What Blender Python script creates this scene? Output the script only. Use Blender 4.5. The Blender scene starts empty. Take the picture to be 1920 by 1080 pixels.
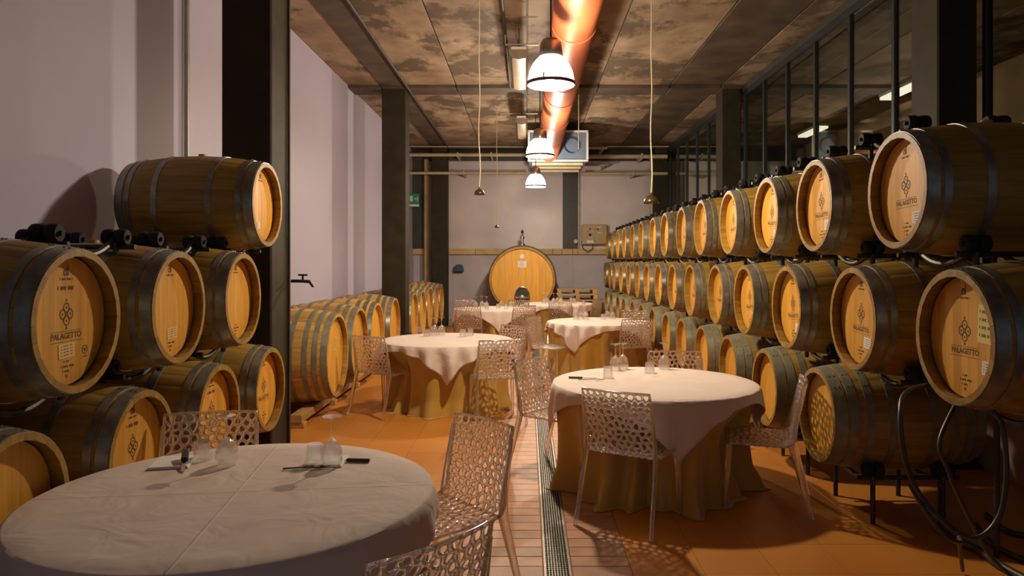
import bpy, bmesh, math, random
from mathutils import Vector, Matrix
random.seed(11)
PI = math.pi
S = bpy.context.scene
COL = S.collection

# ---------------------------------------------------------------- camera, world, exposure
F, VX, VY, CAMZ = 1350.0, 988.0, 490.0, 1.65      # focal length and vanishing point in 1920x1080 pixels
cam_d = bpy.data.cameras.new('camera'); cam = bpy.data.objects.new('camera', cam_d); COL.objects.link(cam)
cam.location = (0, 0, CAMZ); cam.rotation_euler = (PI/2, 0, 0)
cam_d.sensor_width = 36; cam_d.lens = 36*F/1920
cam_d.shift_x = -(VX-960)/1920; cam_d.shift_y = -(540-VY)/1920
cam_d.clip_start = 0.05; cam_d.clip_end = 100
S.camera = cam
W = bpy.data.worlds.new('world'); S.world = W; W.use_nodes = True
W.node_tree.nodes['Background'].inputs[0].default_value = (0.72, 0.78, 1.0, 1)
W.node_tree.nodes['Background'].inputs[1].default_value = 0.13
S.view_settings.view_transform = 'Standard'; S.view_settings.look = 'None'
S.view_settings.gamma = 1; S.view_settings.use_curve_mapping = False
S.view_settings.exposure = 0.3
LAMP_W = 340.0
LAMP_COL = (1.0, 0.83, 0.63)

# ---------------------------------------------------------------- helpers
def at(px, py, z):
    """point of the horizontal plane z that shows at a photo pixel"""
    y = F*(CAMZ-z)/(py-VY)
    return ((px-VX)*y/F, y, z)

class MB:
    def __init__(s): s.v = []; s.f = []
    def add(s, vs, fs):
        n = len(s.v); s.v += [tuple(p) for p in vs]; s.f += [tuple(i+n for i in q) for q in fs]; return s
    def box(s, x0, x1, y0, y1, z0, z1, M=None):
        vs = [Vector((x, y, z)) for x in (x0, x1) for y in (y0, y1) for z in (z0, z1)]
        if M is not None: vs = [M @ p for p in vs]
        return s.add(vs, [(0,1,3,2),(4,6,7,5),(0,4,5,1),(2,3,7,6),(0,2,6,4),(1,5,7,3)])
    def cbox(s, x0, x1, y0, y1, z0, z1, c, M=None):
        bm = bmesh.new(); bmesh.ops.create_cube(bm, size=1)
        for v in bm.verts:
            v.co = Vector(((x0+x1)/2+v.co.x*(x1-x0), (y0+y1)/2+v.co.y*(y1-y0), (z0+z1)/2+v.co.z*(z1-z0)))
        bmesh.ops.bevel(bm, geom=list(bm.edges), offset=c, segments=1, affect='EDGES')
        if M is not None: bmesh.ops.transform(bm, matrix=M, verts=list(bm.verts))
        bm.verts.index_update()
        s.add([v.co.copy() for v in bm.verts], [[v.index for v in f.verts] for f in bm.faces]); bm.free(); return s
    def tube(s, pts, r, n=8, closed=False, caps=True):
        pts = [Vector(p) for p in pts]; m = len(pts)
        rs = r if isinstance(r, (list, tuple)) else [r]*m
        t0 = (pts[1]-pts[0]).normalized()
        a = Vector((0, 0, 1)) if abs(t0.z) < 0.9 else Vector((1, 0, 0))
        u = t0.cross(a).normalized(); rings = []
        for i in range(m):
            if closed: t = (pts[(i+1) % m]-pts[i-1])
            else: t = pts[min(i+1, m-1)]-pts[max(i-1, 0)]
            t.normalize(); u = (u-t*u.dot(t)).normalized(); w = t.cross(u)
            rings.append([pts[i]+(u*math.cos(2*PI*k/n)+w*math.sin(2*PI*k/n))*rs[i] for k in range(n)])
        vs = [p for q in rings for p in q]; fs = []
        for i in range(m if closed else m-1):
            j = (i+1) % m
            for k in range(n): fs.append((i*n+k, i*n+(k+1) % n, j*n+(k+1) % n, j*n+k))
        if caps and not closed: fs += [tuple(range(n))[::-1], tuple((m-1)*n+k for k in range(n))]
        return s.add(vs, fs)
    def lathe(s, prof, n=24, M=None, caps=False):
        """prof: (radius, height) pairs turned about z"""
        vs = []; fs = []; m = len(prof)
        for r, z in prof:
            for k in range(n): vs.append(Vector((r*math.cos(2*PI*k/n), r*math.sin(2*PI*k/n), z)))
        for i in range(m-1):
            for k in range(n): fs.append((i*n+k, i*n+(k+1) % n, (i+1)*n+(k+1) % n, (i+1)*n+k))
        if caps: fs += [tuple(range(n))[::-1], tuple((m-1)*n+k for k in range(n))]
        if M is not None: vs = [M @ p for p in vs]
        return s.add(vs, fs)
    def mesh(s, name, mat, smooth=True, weld=False, sharp=0.75):
        me = bpy.data.meshes.new(name); me.from_pydata(s.v, [], s.f)
        bm = bmesh.new(); bm.from_mesh(me)
        if weld: bmesh.ops.remove_doubles(bm, verts=bm.verts, dist=1e-5)
        bmesh.ops.recalc_face_normals(bm, faces=bm.faces)
        if smooth:
            for f in bm.faces: f.smooth = True
            for e in bm.edges:
                if len(e.link_faces) == 2 and e.calc_face_angle(0) > sharp: e.smooth = False
        bm.to_mesh(me); bm.free()
        if mat: me.materials.append(mat)
        return me
    def build(s, name, mat, parent=None, loc=(0,0,0), rot=(0,0,0), smooth=True, weld=False):
        return place(name, s.mesh(name, mat, smooth, weld), parent, loc, rot)

def place(name, me, parent=None, loc=(0,0,0), rot=(0,0,0)):
    o = bpy.data.objects.new(name, me); COL.objects.link(o)
    o.parent = parent; o.location = loc; o.rotation_euler = rot
    return o
def empty(name, loc=(0,0,0), rz=0.0, rot=None):
    o = bpy.data.objects.new(name, None); COL.objects.link(o); o.empty_display_size = 0.1
    o.location = loc; o.rotation_euler = rot or (0, 0, rz); return o
def tag(o, label, cat, group=None, kind=None):
    o['label'] = label; o['category'] = cat
    if group: o['group'] = group
    if kind: o['kind'] = kind
    return o
def struct(o, label=None):
    o['kind'] = 'structure'
    if label: o['label'] = label
    return o
KIDS = {}
def copy_tree(o, parent=None):
    c = o.copy(); COL.objects.link(c); c.parent = parent
    for ch in o.children: copy_tree(ch, c)
    return c
ORD = ['first','second','third','fourth','fifth','sixth','seventh','eighth','ninth','tenth','eleventh','twelfth','thirteenth','fourteenth','fifteenth','sixteenth']

# ---------------------------------------------------------------- materials
def nodes(name):
    m = bpy.data.materials.new(name); m.use_nodes = True; nt = m.node_tree
    return m, nt, nt.nodes['Principled BSDF']
def add(nt, kind, **kw):
    n = nt.nodes.new(kind)
    for k, v in kw.items():
        if k.startswith('i_'): n.inputs[k[2:].replace('_', ' ')].default_value = v
        else: setattr(n, k, v)
    return n
def pm(name, c1, c2=None, scale=6.0, rough=0.6, metal=0.0, stretch=(1,1,1), bump=0.0, detail=4.0, rnd=0.0, lo=0.35, hi=0.65, coat=0.0, bscale=None, sheen=0.0, world=False):
    """principled with a two-colour noise, optional per-object brightness shift and bump"""
    m, nt, p = nodes(name); L = nt.links.new
    p.inputs['Roughness'].default_value = rough; p.inputs['Metallic'].default_value = metal
    if coat: p.inputs['Coat Weight'].default_value = coat
    if sheen: p.inputs['Sheen Weight'].default_value = sheen
    tc = add(nt, 'ShaderNodeTexCoord'); mp = add(nt, 'ShaderNodeMapping'); mp.inputs['Scale'].default_value = stretch
    if world:
        ge = add(nt, 'ShaderNodeNewGeometry'); L(ge.outputs['Position'], mp.inputs[0])
    else: L(tc.outputs['Object'], mp.inputs[0])
    oi = add(nt, 'ShaderNodeObjectInfo')
    no = add(nt, 'ShaderNodeTexNoise'); no.noise_dimensions = '4D'
    no.inputs['Scale'].default_value = scale; no.inputs['Detail'].default_value = detail
    L(mp.outputs[0], no.inputs['Vector'])
    mul = add(nt, 'ShaderNodeMath', operation='MULTIPLY'); mul.inputs[1].default_value = 0.0 if world else 37.0; L(oi.outputs['Random'], mul.inputs[0]); L(mul.outputs[0], no.inputs['W'])
    cr = add(nt, 'ShaderNodeValToRGB'); L(no.outputs['Fac'], cr.inputs[0])
    cr.color_ramp.elements[0].position = lo; cr.color_ramp.elements[1].position = hi
    cr.color_ramp.elements[0].color = (*c1, 1); cr.color_ramp.elements[1].color = (*(c2 or c1), 1)
    out = cr.outputs[0]
    if rnd:
        hs = add(nt, 'ShaderNodeHueSaturation'); mr = add(nt, 'ShaderNodeMapRange')
        mr.inputs['To Min'].default_value = 1-rnd; mr.inputs['To Max'].default_value = 1+rnd
        L(oi.outputs['Random'], mr.inputs[0]); L(mr.outputs[0], hs.inputs['Value']); L(out, hs.inputs['Color']); out = hs.outputs[0]
    L(out, p.inputs['Base Color'])
    if bump:
        b = add(nt, 'ShaderNodeBump'); b.inputs['Strength'].default_value = bump; b.inputs['Distance'].default_value = 0.01
        if bscale:
            n2 = add(nt, 'ShaderNodeTexNoise'); n2.inputs['Scale'].default_value = bscale; L(mp.outputs[0], n2.inputs['Vector']); L(n2.outputs['Fac'], b.inputs['Height'])
        else: L(no.outputs['Fac'], b.inputs['Height'])
        L(b.outputs[0], p.inputs['Normal'])
    return m
def glass(name, col, rough, clear, ior=1.46):
    """clear solid plastic or glass, partly letting light straight through"""
    m, nt, p = nodes(name); L = nt.links.new; nt.nodes.remove(p)
    g = add(nt, 'ShaderNodeBsdfGlass'); g.inputs['Color'].default_value = (*col, 1); g.inputs['Roughness'].default_value = rough; g.inputs['IOR'].default_value = ior
    t = add(nt, 'ShaderNodeBsdfTransparent'); t.inputs[0].default_value = (*col, 1)
    mx = add(nt, 'ShaderNodeMixShader'); mx.inputs[0].default_value = clear
    L(g.outputs[0], mx.inputs[1]); L(t.outputs[0], mx.inputs[2]); L(mx.outputs[0], nt.nodes['Material Output'].inputs[0])
    return m
def skin(nt, top, base):
    """reflectance of a polished sheet, the same from both of its sides"""
    lw = add(nt, 'ShaderNodeLayerWeight'); lw.inputs[0].default_value = 0.5
    pw = add(nt, 'ShaderNodeMath', operation='POWER'); pw.inputs[1].default_value = 4.0; nt.links.new(lw.outputs['Facing'], pw.inputs[0])
    ma = add(nt, 'ShaderNodeMath', operation='MULTIPLY_ADD'); ma.inputs[1].default_value = top; ma.inputs[2].default_value = base; ma.use_clamp = True
    nt.links.new(pw.outputs[0], ma.inputs[0]); return ma
def acrylic(name, col, clear, haze, gloss_r, boost):
    """clear moulded plastic: refraction, straight-through light, a bright polished skin and a trace of haze"""
    m, nt, p = nodes(name); L = nt.links.new; nt.nodes.remove(p)
    g = add(nt, 'ShaderNodeBsdfGlass'); g.inputs['Color'].default_value = (*col, 1); g.inputs['Roughness'].default_value = 0.02; g.inputs['IOR'].default_value = 1.4
    t = add(nt, 'ShaderNodeBsdfTransparent'); t.inputs[0].default_value = (*col, 1)
    a = add(nt, 'ShaderNodeMixShader'); a.inputs[0].default_value = clear; L(g.outputs[0], a.inputs[1]); L(t.outputs[0], a.inputs[2])
    d = add(nt, 'ShaderNodeBsdfTranslucent'); d.inputs[0].default_value = (0.85,0.8,0.76,1)
    d2 = add(nt, 'ShaderNodeBsdfDiffuse'); d2.inputs[0].default_value = (0.85,0.8,0.76,1)
    dd = add(nt, 'ShaderNodeMixShader'); dd.inputs[0].default_value = 0.5; L(d.outputs[0], dd.inputs[1]); L(d2.outputs[0], dd.inputs[2])
    b = add(nt, 'ShaderNodeMixShader'); b.inputs[0].default_value = haze; L(a.outputs[0], b.inputs[1]); L(dd.outputs[0], b.inputs[2])
    gl = add(nt, 'ShaderNodeBsdfGlossy'); gl.inputs['Roughness'].default_value = gloss_r; gl.inputs[0].default_value = (1,1,1,1)
    mu = skin(nt, 0.75, boost)
    c = add(nt, 'ShaderNodeMixShader'); L(mu.outputs[0], c.inputs[0]); L(b.outputs[0], c.inputs[1]); L(gl.outputs[0], c.inputs[2])
    L(c.outputs[0], nt.nodes['Material Output'].inputs[0]); return m
def pane_mat(name, tint, refl):
    m, nt, p = nodes(name); L = nt.links.new; nt.nodes.remove(p)
    t = add(nt, 'ShaderNodeBsdfTransparent'); t.inputs[0].default_value = (*tint, 1)
    g = add(nt, 'ShaderNodeBsdfGlossy'); g.inputs['Roughness'].default_value = 0.02; g.inputs[0].default_value = (0.9, 0.95, 0.9, 1)
    fr = skin(nt, 0.85, refl)
    mx = add(nt, 'ShaderNodeMixShader'); L(fr.outputs[0], mx.inputs[0]); L(t.outputs[0], mx.inputs[1]); L(g.outputs[0], mx.inputs[2])
    L(mx.outputs[0], nt.nodes['Material Output'].inputs[0]); return m
def glow(name, col, strength, thru):
    """lit translucent acrylic: gives off light and lets the bulb behind it through"""
    m, nt, p = nodes(name); L = nt.links.new; nt.nodes.remove(p)
    e = add(nt, 'ShaderNodeEmission'); e.inputs[0].default_value = (*col, 1); e.inputs[1].default_value = strength
    t = add(nt, 'ShaderNodeBsdfTransparent'); t.inputs[0].default_value = (thru, thru, thru, 1)
    a = add(nt, 'ShaderNodeAddShader'); L(e.outputs[0], a.inputs[0]); L(t.outputs[0], a.inputs[1]); L(a.outputs[0], nt.nodes['Material Output'].inputs[0])
    return m

M_oak = pm('oak_staves', (0.245,0.138,0.018), (0.37,0.215,0.034), 9, 0.5, stretch=(0.25,3,3), bump=0.15, rnd=0.16)
M_oaklight = pm('oak_staves_pale', (0.40,0.22,0.045), (0.55,0.32,0.075), 9, 0.5, stretch=(0.25,3,3), bump=0.15, rnd=0.22)
M_head = pm('oak_head', (0.62,0.30,0.033), (0.74,0.38,0.048), 10, 0.5, stretch=(3,3,0.22), bump=0.08, rnd=0.09)
M_rim = pm('oak_end_grain', (0.52,0.29,0.06), (0.64,0.37,0.08), 30, 0.6, rnd=0.06)
M_hoop = pm('galvanised_hoop', (0.20,0.195,0.165), (0.33,0.32,0.27), 14, 0.34, 0.6, bump=0.05, rnd=0.1)
M_hoopdull = pm('dull_hoop', (0.19,0.185,0.125), (0.28,0.265,0.185), 14, 0.5, 0.4, bump=0.05)
M_ink = pm('burnt_print', (0.10,0.045,0.012), (0.15,0.07,0.02), 60, 0.7)
M_paper = pm('paper_label', (0.72,0.70,0.68), (0.78,0.76,0.74), 20, 0.7)
M_papertan = pm('tan_label', (0.72,0.50,0.17), (0.78,0.55,0.2), 20, 0.6)
M_paperyel = pm('yellow_note', (0.72,0.62,0.17), (0.78,0.68,0.2), 20, 0.7)
M_type = pm('label_type', (0.12,0.1,0.1), None, 20, 0.8)
M_bung = pm('wood_bung', (0.45,0.27,0.10), (0.52,0.32,0.12), 30, 0.6)
M_black = pm('black_rubber', (0.006,0.006,0.006), (0.010,0.009,0.009), 30, 0.8)
M_rack = pm('rack_steel', (0.035,0.034,0.03), (0.07,0.066,0.055), 20, 0.45, 0.5)
M_column = pm('column_paint', (0.024,0.018,0.008), (0.036,0.027,0.013), 5, 0.65, bump=0.04)
M_column.node_tree.nodes['Principled BSDF'].inputs['Specular IOR Level'].default_value = 0.25
M_wall = pm('lavender_plaster', (0.415,0.385,0.485), (0.475,0.44,0.56), 0.7, 0.55, bump=0.10, bscale=22, detail=6, lo=0.3, hi=0.7)
M_wallback = pm('lavender_render', (0.52,0.45,0.48), (0.80,0.70,0.68), 0.8, 0.38, bump=0.22, bscale=30, detail=7, lo=0.3, hi=0.72)
M_wallgrey = pm('grey_render', (0.43,0.385,0.41), (0.55,0.49,0.52), 1.2, 0.65, bump=0.3, bscale=35, detail=7)
M_ledge = pm('ochre_ledge', (0.52,0.34,0.15), (0.62,0.42,0.2), 4, 0.6, rnd=0.07)
M_dark = pm('dark_panel', (0.028,0.028,0.024), (0.042,0.041,0.033), 4, 0.5)
M_pipe = pm('cream_pipe', (0.42,0.34,0.20), (0.52,0.42,0.26), 5, 0.35)
M_conduit = pm('grey_conduit', (0.34,0.31,0.26), (0.42,0.38,0.32), 8, 0.4, 0.3)
M_thin = pm('thin_dark_conduit', (0.04,0.035,0.025), (0.06,0.05,0.035), 8, 0.6)
M_duct = pm('copper_orange_duct', (0.36,0.085,0.026), (0.41,0.10,0.032), 2, 0.5, 0.0)
M_unit = pm('blue_grey_panel', (0.10,0.14,0.21), (0.13,0.17,0.25), 3, 0.5)
M_white = pm('white_paint', (0.62,0.58,0.5), (0.7,0.65,0.56), 8, 0.4)
M_cord = pm('pale_cord', (0.55,0.45,0.30), None, 8, 0.5)
M_brass = pm('dark_brass', (0.07,0.05,0.025), (0.12,0.085,0.04), 20, 0.3, 0.6)
M_steel = pm('stainless', (0.55,0.53,0.5), (0.65,0.62,0.58), 12, 0.22, 1.0)
M_cloth = pm('white_linen', (0.66,0.59,0.54), (0.72,0.65,0.60), 3, 0.8, bump=0.12, bscale=9, sheen=0.2)
M_gold = pm('mustard_satin', (0.42,0.245,0.035), (0.52,0.31,0.05), 2.5, 0.46, bump=0.06, sheen=0.35)
M_napkin = pm('white_napkin', (0.84,0.80,0.74), (0.88,0.84,0.78), 20, 0.8)
M_acrylic = acrylic('clear_acrylic', (0.99,0.975,0.96), 0.10, 0.06, 0.10, 0.15)
M_glass = acrylic('clear_glass', (0.995,0.995,0.99), 0.74, 0.04, 0.07, 0.09)
M_pane = pane_mat('window_pane', (0.86,0.88,0.82), 0.05)
M_grout = pm('grout', (0.30,0.115,0.022), (0.36,0.14,0.03), 12, 0.8)
M_tile = pm('terracotta_tile', (0.46,0.165,0.022), (0.58,0.225,0.034), 1.1, 0.42, bump=0.05, bscale=14, rnd=0.05, world=True, lo=0.3, hi=0.7)
M_brick = pm('pink_paver', (0.40,0.19,0.085), (0.52,0.265,0.13), 7, 0.55, bump=0.06, rnd=0.12)
M_drain = pm('drain_steel', (0.22,0.20,0.16), (0.30,0.27,0.22), 20, 0.5, 0.7)
M_pit = pm('drain_pit', (0.012,0.012,0.010), None, 10, 0.8)
M_green = pm('exit_green', (0.0,0.24,0.12), None, 10, 0.5)
M_teal = pm('dark_teal', (0.012,0.06,0.085), (0.016,0.08,0.11), 10, 0.45)
M_box = pm('beige_cabinet', (0.42,0.29,0.14), (0.5,0.35,0.18), 6, 0.45)
M_pallet = pm('pallet_wood', (0.42,0.27,0.09), (0.55,0.36,0.14), 10, 0.7, stretch=(0.3,3,3), bump=0.2, rnd=0.12)
M_beam = pm('timber_bearer', (0.40,0.24,0.07), (0.52,0.32,0.11), 8, 0.65, stretch=(3,0.3,3), bump=0.2, rnd=0.1)
M_hose = pm('dark_hose', (0.04,0.037,0.018), (0.06,0.055,0.028), 10, 0.4)
M_blade = pm('cutlery_steel', (0.42,0.40,0.37), None, 20, 0.25, 1.0)
M_handle = pm('black_handle', (0.012,0.012,0.012), None, 20, 0.35)
M_neigh = pm('neighbour_wall', (0.30,0.21,0.12), (0.40,0.28,0.17), 1.5, 0.8)
M_lampglow = glow('lit_acrylic_dome', (1.0,0.93,0.82), 4.5, 0.58)
M_lampcover = glow('lit_cover_glass', (1.0,0.93,0.82), 4.0, 0.85)
M_bulb = glow('lit_bulb', (1.0,0.95,0.86), 25.0, 0.0)
M_galv = pm('lamp_housing', (0.30,0.27,0.24), (0.38,0.34,0.3), 14, 0.3, 0.8)
M_ring = pm('lamp_ring', (0.16,0.12,0.10), None, 14, 0.4, 0.6)
M_diff = pm('lamp_diffuser_off', (0.20,0.15,0.092), (0.25,0.19,0.115), 10, 0.4)

def ceiling_mat(name):
    """dark stained concrete with flaking pale patches, different on each slab"""
    m, nt, p = nodes(name); L = nt.links.new
    tc = add(nt, 'ShaderNodeNewGeometry'); oi = add(nt, 'ShaderNodeObjectInfo')
    mp = add(nt, 'ShaderNodeMapping'); mp.inputs['Scale'].default_value = (1.0, 0.75, 1); L(tc.outputs['Position'], mp.inputs[0])
    mu = add(nt, 'ShaderNodeMath', operation='MULTIPLY'); mu.inputs[1].default_value = 11; L(oi.outputs['Random'], mu.inputs[0])
    a = add(nt, 'ShaderNodeTexNoise'); a.noise_dimensions = '4D'; a.inputs['Scale'].default_value = 0.95; a.inputs['Detail'].default_value = 11; a.inputs['Roughness'].default_value = 0.70
    a.inputs['Distortion'].default_value = 0.35
    L(mp.outputs[0], a.inputs['Vector']); L(mu.outputs[0], a.inputs['W'])
    r = add(nt, 'ShaderNodeValToRGB'); L(a.outputs['Fac'], r.inputs[0])
    r.color_ramp.elements[0].position = 0.435; r.color_ramp.elements[1].position = 0.50
    b = add(nt, 'ShaderNodeTexNoise'); b.inputs['Scale'].default_value = 2.4; b.inputs['Detail'].default_value = 8; L(mp.outputs[0], b.inputs['Vector'])
    pale = add(nt, 'ShaderNodeValToRGB'); L(b.outputs['Fac'], pale.inputs[0])
    pale.color_ramp.elements[0].position = 0.3; pale.color_ramp.elements[1].position = 0.7
    pale.color_ramp.elements[0].color = (0.165,0.105,0.056,1); pale.color_ramp.elements[1].color = (0.36,0.26,0.165,1)
    dk = add(nt, 'ShaderNodeValToRGB'); L(b.outputs['Fac'], dk.inputs[0])
    dk.color_ramp.elements[0].color = (0.05,0.033,0.018,1); dk.color_ramp.elements[1].color = (0.13,0.085,0.045,1)
    mx = add(nt, 'ShaderNodeMixRGB'); L(r.outputs[0], mx.inputs[0]); L(dk.outputs[0], mx.inputs[1]); L(pale.outputs[0], mx.inputs[2])
    L(mx.outputs[0], p.inputs['Base Color']); p.inputs['Roughness'].default_value = 0.75
    bu = add(nt, 'ShaderNodeBump'); bu.inputs['Strength'].default_value = 0.35; bu.inputs['Distance'].default_value = 0.02
    L(a.outputs['Fac'], bu.inputs['Height']); L(bu.outputs[0], p.inputs['Normal'])
    return m
M_ceil = ceiling_mat('flaking_concrete')
M_ceildark = pm('dark_concrete', (0.040,0.028,0.017), (0.10,0.068,0.038), 2.2, 0.7, bump=0.2, detail=8, world=True)

def linen_mat(name):
    """linen with pressed fold lines standing proud along the cloth's two middle axes"""
    m = pm(name, (0.67,0.55,0.465), (0.73,0.605,0.52), 3, 0.85, sheen=0.1); nt = m.node_tree; L = nt.links.new
    p = nt.nodes['Principled BSDF']; tc = [n for n in nt.nodes if n.type == 'TEX_COORD'][0]
    sx = add(nt, 'ShaderNodeSeparateXYZ'); L(tc.outputs['Object'], sx.inputs[0]); hs = []
    for ax in (0, 1):
        ab = add(nt, 'ShaderNodeMath', operation='ABSOLUTE'); L(sx.outputs[ax], ab.inputs[0])
        mr = add(nt, 'ShaderNodeMapRange'); mr.inputs['From Max'].default_value = 0.007; mr.inputs['To Min'].default_value = 1; mr.inputs['To Max'].default_value = 0
        L(ab.outputs[0], mr.inputs[0]); hs.append(mr)
    s = add(nt, 'ShaderNodeMath', operation='MAXIMUM'); L(hs[0].outputs[0], s.inputs[0]); L(hs[1].outputs[0], s.inputs[1])
    n2 = add(nt, 'ShaderNodeTexNoise'); n2.inputs['Scale'].default_value = 4.5; n2.inputs['Detail'].default_value = 2; n2.inputs['Distortion'].default_value = 1.5; L(tc.outputs['Object'], n2.inputs['Vector'])
    k = add(nt, 'ShaderNodeMath', operation='MULTIPLY'); k.inputs[1].default_value = 1.6; L(n2.outputs['Fac'], k.inputs[0])
    q = add(nt, 'ShaderNodeMath', operation='MULTIPLY_ADD'); q.inputs[1].default_value = 0.35; L(s.outputs[0], q.inputs[0]); L(k.outputs[0], q.inputs[2])
    b = add(nt, 'ShaderNodeBump'); b.inputs['Strength'].default_value = 0.5; b.inputs['Distance'].default_value = 0.012
    L(q.outputs[0], b.inputs['Height']); L(b.outputs[0], p.inputs['Normal'])
    return m
M_linen = linen_mat('creased_linen')

# ---------------------------------------------------------------- the setting
XL, XR, YB, YF, ZC = -3.0, 3.62, 18.95, -2.5, 4.60
# floor: base, terracotta tiles, paver strip, drain
fl = struct(MB().box(XL-0.1, 7.2, YF, YB+0.1, -0.12, -0.006).build('floor', M_grout, smooth=False))
T = 0.40; tiles = []
y = 2.0
STRIP = (-0.235, 0.56); DR = (0.092, 0.236)
def tile_cells():
    out = []
    for x0, x1 in ((XL, STRIP[0]), (STRIP[1], XR)):
        n = round((x1-x0)/T); w = (x1-x0)/n
        for i in range(n):
            for j in range(43): out.append((x0+i*w, x0+(i+1)*w, 1.8+j*T, 1.8+(j+1)*T))
    return out
cells = tile_cells()
def vis(c):
    cx, cy = (c[0]+c[1])/2, (c[2]+c[3])/2
    px, py = VX+F*cx/cy, VY+F*CAMZ/cy
    return (0 if (-80 < px < 2000 and py < 1130) else 100)+cy
cells.sort(key=vis)
g = 0.0009
tm = {}
for c in cells[:290]:
    w = round(c[1]-c[0], 4)
    if w not in tm: tm[w] = MB().cbox(-w/2+g, w/2-g, -T/2+g, T/2-g, -0.012, 0.0, 0.0004).mesh('floor_tile', M_tile, False)
    place('floor_tile', tm[w], fl, ((c[0]+c[1])/2, (c[2]+c[3])/2, random.uniform(-0.0006, 0.0)))
rest = MB()
for c in cells[290:]: rest.box(c[0]+g, c[1]-g, c[2]+g, c[3]-g, -0.012, -0.0003)
o = rest.build('far_floor_tiles', M_tile, fl, smooth=False); o['kind'] = 'stuff'
PR = 0.131; g = 0.0022
def paver_cols():
    a = (DR[0]-STRIP[0]-0.004); b = (STRIP[1]-DR[1]-0.004)
    return [(STRIP[0], STRIP[0]+a), (DR[1]+0.004, STRIP[1])]
pb = {}
far = MB()
for j in range(int((YB-1.8)/PR)):
    for k, (x0, x1) in enumerate(paver_cols()):
        off = 0.5*(x1-x0) if j % 2 else 0.28*(x1-x0)
        for a0, a1 in ((x0, x1),):
            yy = 1.8+j*PR
            if 3.2 < yy < 9.5:
                w = round(a1-a0, 4)
                if w not in pb: pb[w] = MB().cbox(-w/2+g, w/2-g, -PR/2+g, PR/2-g, -0.014, 0.0, 0.0025).mesh('paver', M_brick, False)
                place('paver', pb[w], fl, ((a0+a1)/2, yy+PR/2, random.uniform(-0.001, 0.0)))
            else: far.box(a0+g, a1-g, yy+g, yy+PR-g, -0.014, -0.0004)
o = far.build('far_pavers', M_brick, fl, smooth=False); o['kind'] = 'stuff'
dr = empty('floor_drain', (0, 0, 0)); tag(dr, 'long narrow steel grating drain running down the paved aisle', 'drain')
MB().box(DR[0]+0.004, DR[1]-0.004, 2.4, 18.0, -0.0058, -0.0052).build('channel', M_pit, dr, smooth=False)
for x in (DR[0], DR[1]-0.012): MB().box(x, x+0.012, 2.4, 18.0, -0.0055, 0.003).build('edge_frame', M_drain, dr, smooth=False)
for k in range(7):
    x = DR[0]+0.012+(k+1)*(DR[1]-DR[0]-0.024)/8
    MB().box(x-0.0022, x+0.0022, 2.4, 18.0, -0.005, 0.0015).build('grating_bar', M_drain, dr, smooth=False)
cr = MB()
for k in range(620): cr.box(DR[0]+0.012, DR[1]-0.012, 2.4+k*0.025, 2.4+k*0.025+0.003, -0.005, -0.0005)
o = cr.build('cross_wires', M_drain, dr, smooth=False); o['kind'] = 'stuff'

# ceiling: dark base, 1.2 m slabs with open joints, transverse beams
ce = struct(MB().box(XL-0.1, 7.2, YF, YB+0.1, ZC+0.02, ZC+0.15).build('ceiling', M_ceildark, smooth=False))
ys = [YF, 5.72, 6.17, 12.05, 12.55, 18.35, YB]
xs = [XL, -2.44, -2.02, -1.19, 0.0, 1.2, 2.4, 3.26, 4.5, 5.7, 7.1]
for j in range(6):
    for i in range(10):
        dark = (j % 2 == 1) or i == 1 or i == 6 or j == 5
        dz = -0.05 if j % 2 == 1 else (-0.03 if i in (1,) else 0.0)
        MB().cbox(xs[i]+0.008, xs[i+1]-0.008, ys[j]+0.006, ys[j+1]-0.006, ZC+dz, ZC+0.03, 0.006).build('ceiling_slab', M_ceildark if dark else M_ceil, ce, smooth=False)
# walls
wl = struct(MB().box(XL-0.15, XL, YF, YB, 0, ZC+0.02).build('wall_left', M_wall, smooth=False))
wb = struct(MB().box(XL-0.15, 7.2, YB, YB+0.15, 0, ZC+0.02).build('wall_back', M_wallgrey, smooth=False))
MB().box(XL, 7.1, YB-0.03, YB, 1.98, 4.28).build('upper_render', M_wallback, wb, smooth=False)
MB().box(XL, 7.1, YB-0.12, YB, 4.28, ZC).build('head_beam', M_dark, wb, smooth=False)
for x0, x1 in ((-3.0,-2.5),(-2.5,-1.35),(-1.35,-0.1),(-0.1,0.68),(0.68,0.92),(0.92,1.20),(1.20,1.34),(1.34,2.6),(2.6,3.6)):
    MB().cbox(x0+0.004, x1-0.004, YB-0.09, YB, 1.83, 1.98, 0.006).build('ledge_board', M_ledge, wb, smooth=False)
for x0, x1 in ((-3.0,-1.95),(-1.95,-0.05),(-0.05,1.205),(1.205,3.6)):
    MB().cbox(x0+0.004, x1-0.004, YB-0.012, YB, 0.0, 1.83, 0.004).build('lower_panel', M_wallgrey, wb, smooth=False)
for x0, x1 in ((-3.05,-2.70),(0.94,1.33)):
    MB().cbox(x0, x1, YB-0.09, YB, 1.98, 4.3, 0.006).build('dark_pilaster', M_dark, wb, smooth=False)
struct(MB().box(7.05, 7.2, YF, YB, 0, ZC+0.02).build('wall_right', M_neigh, smooth=False))
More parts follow.
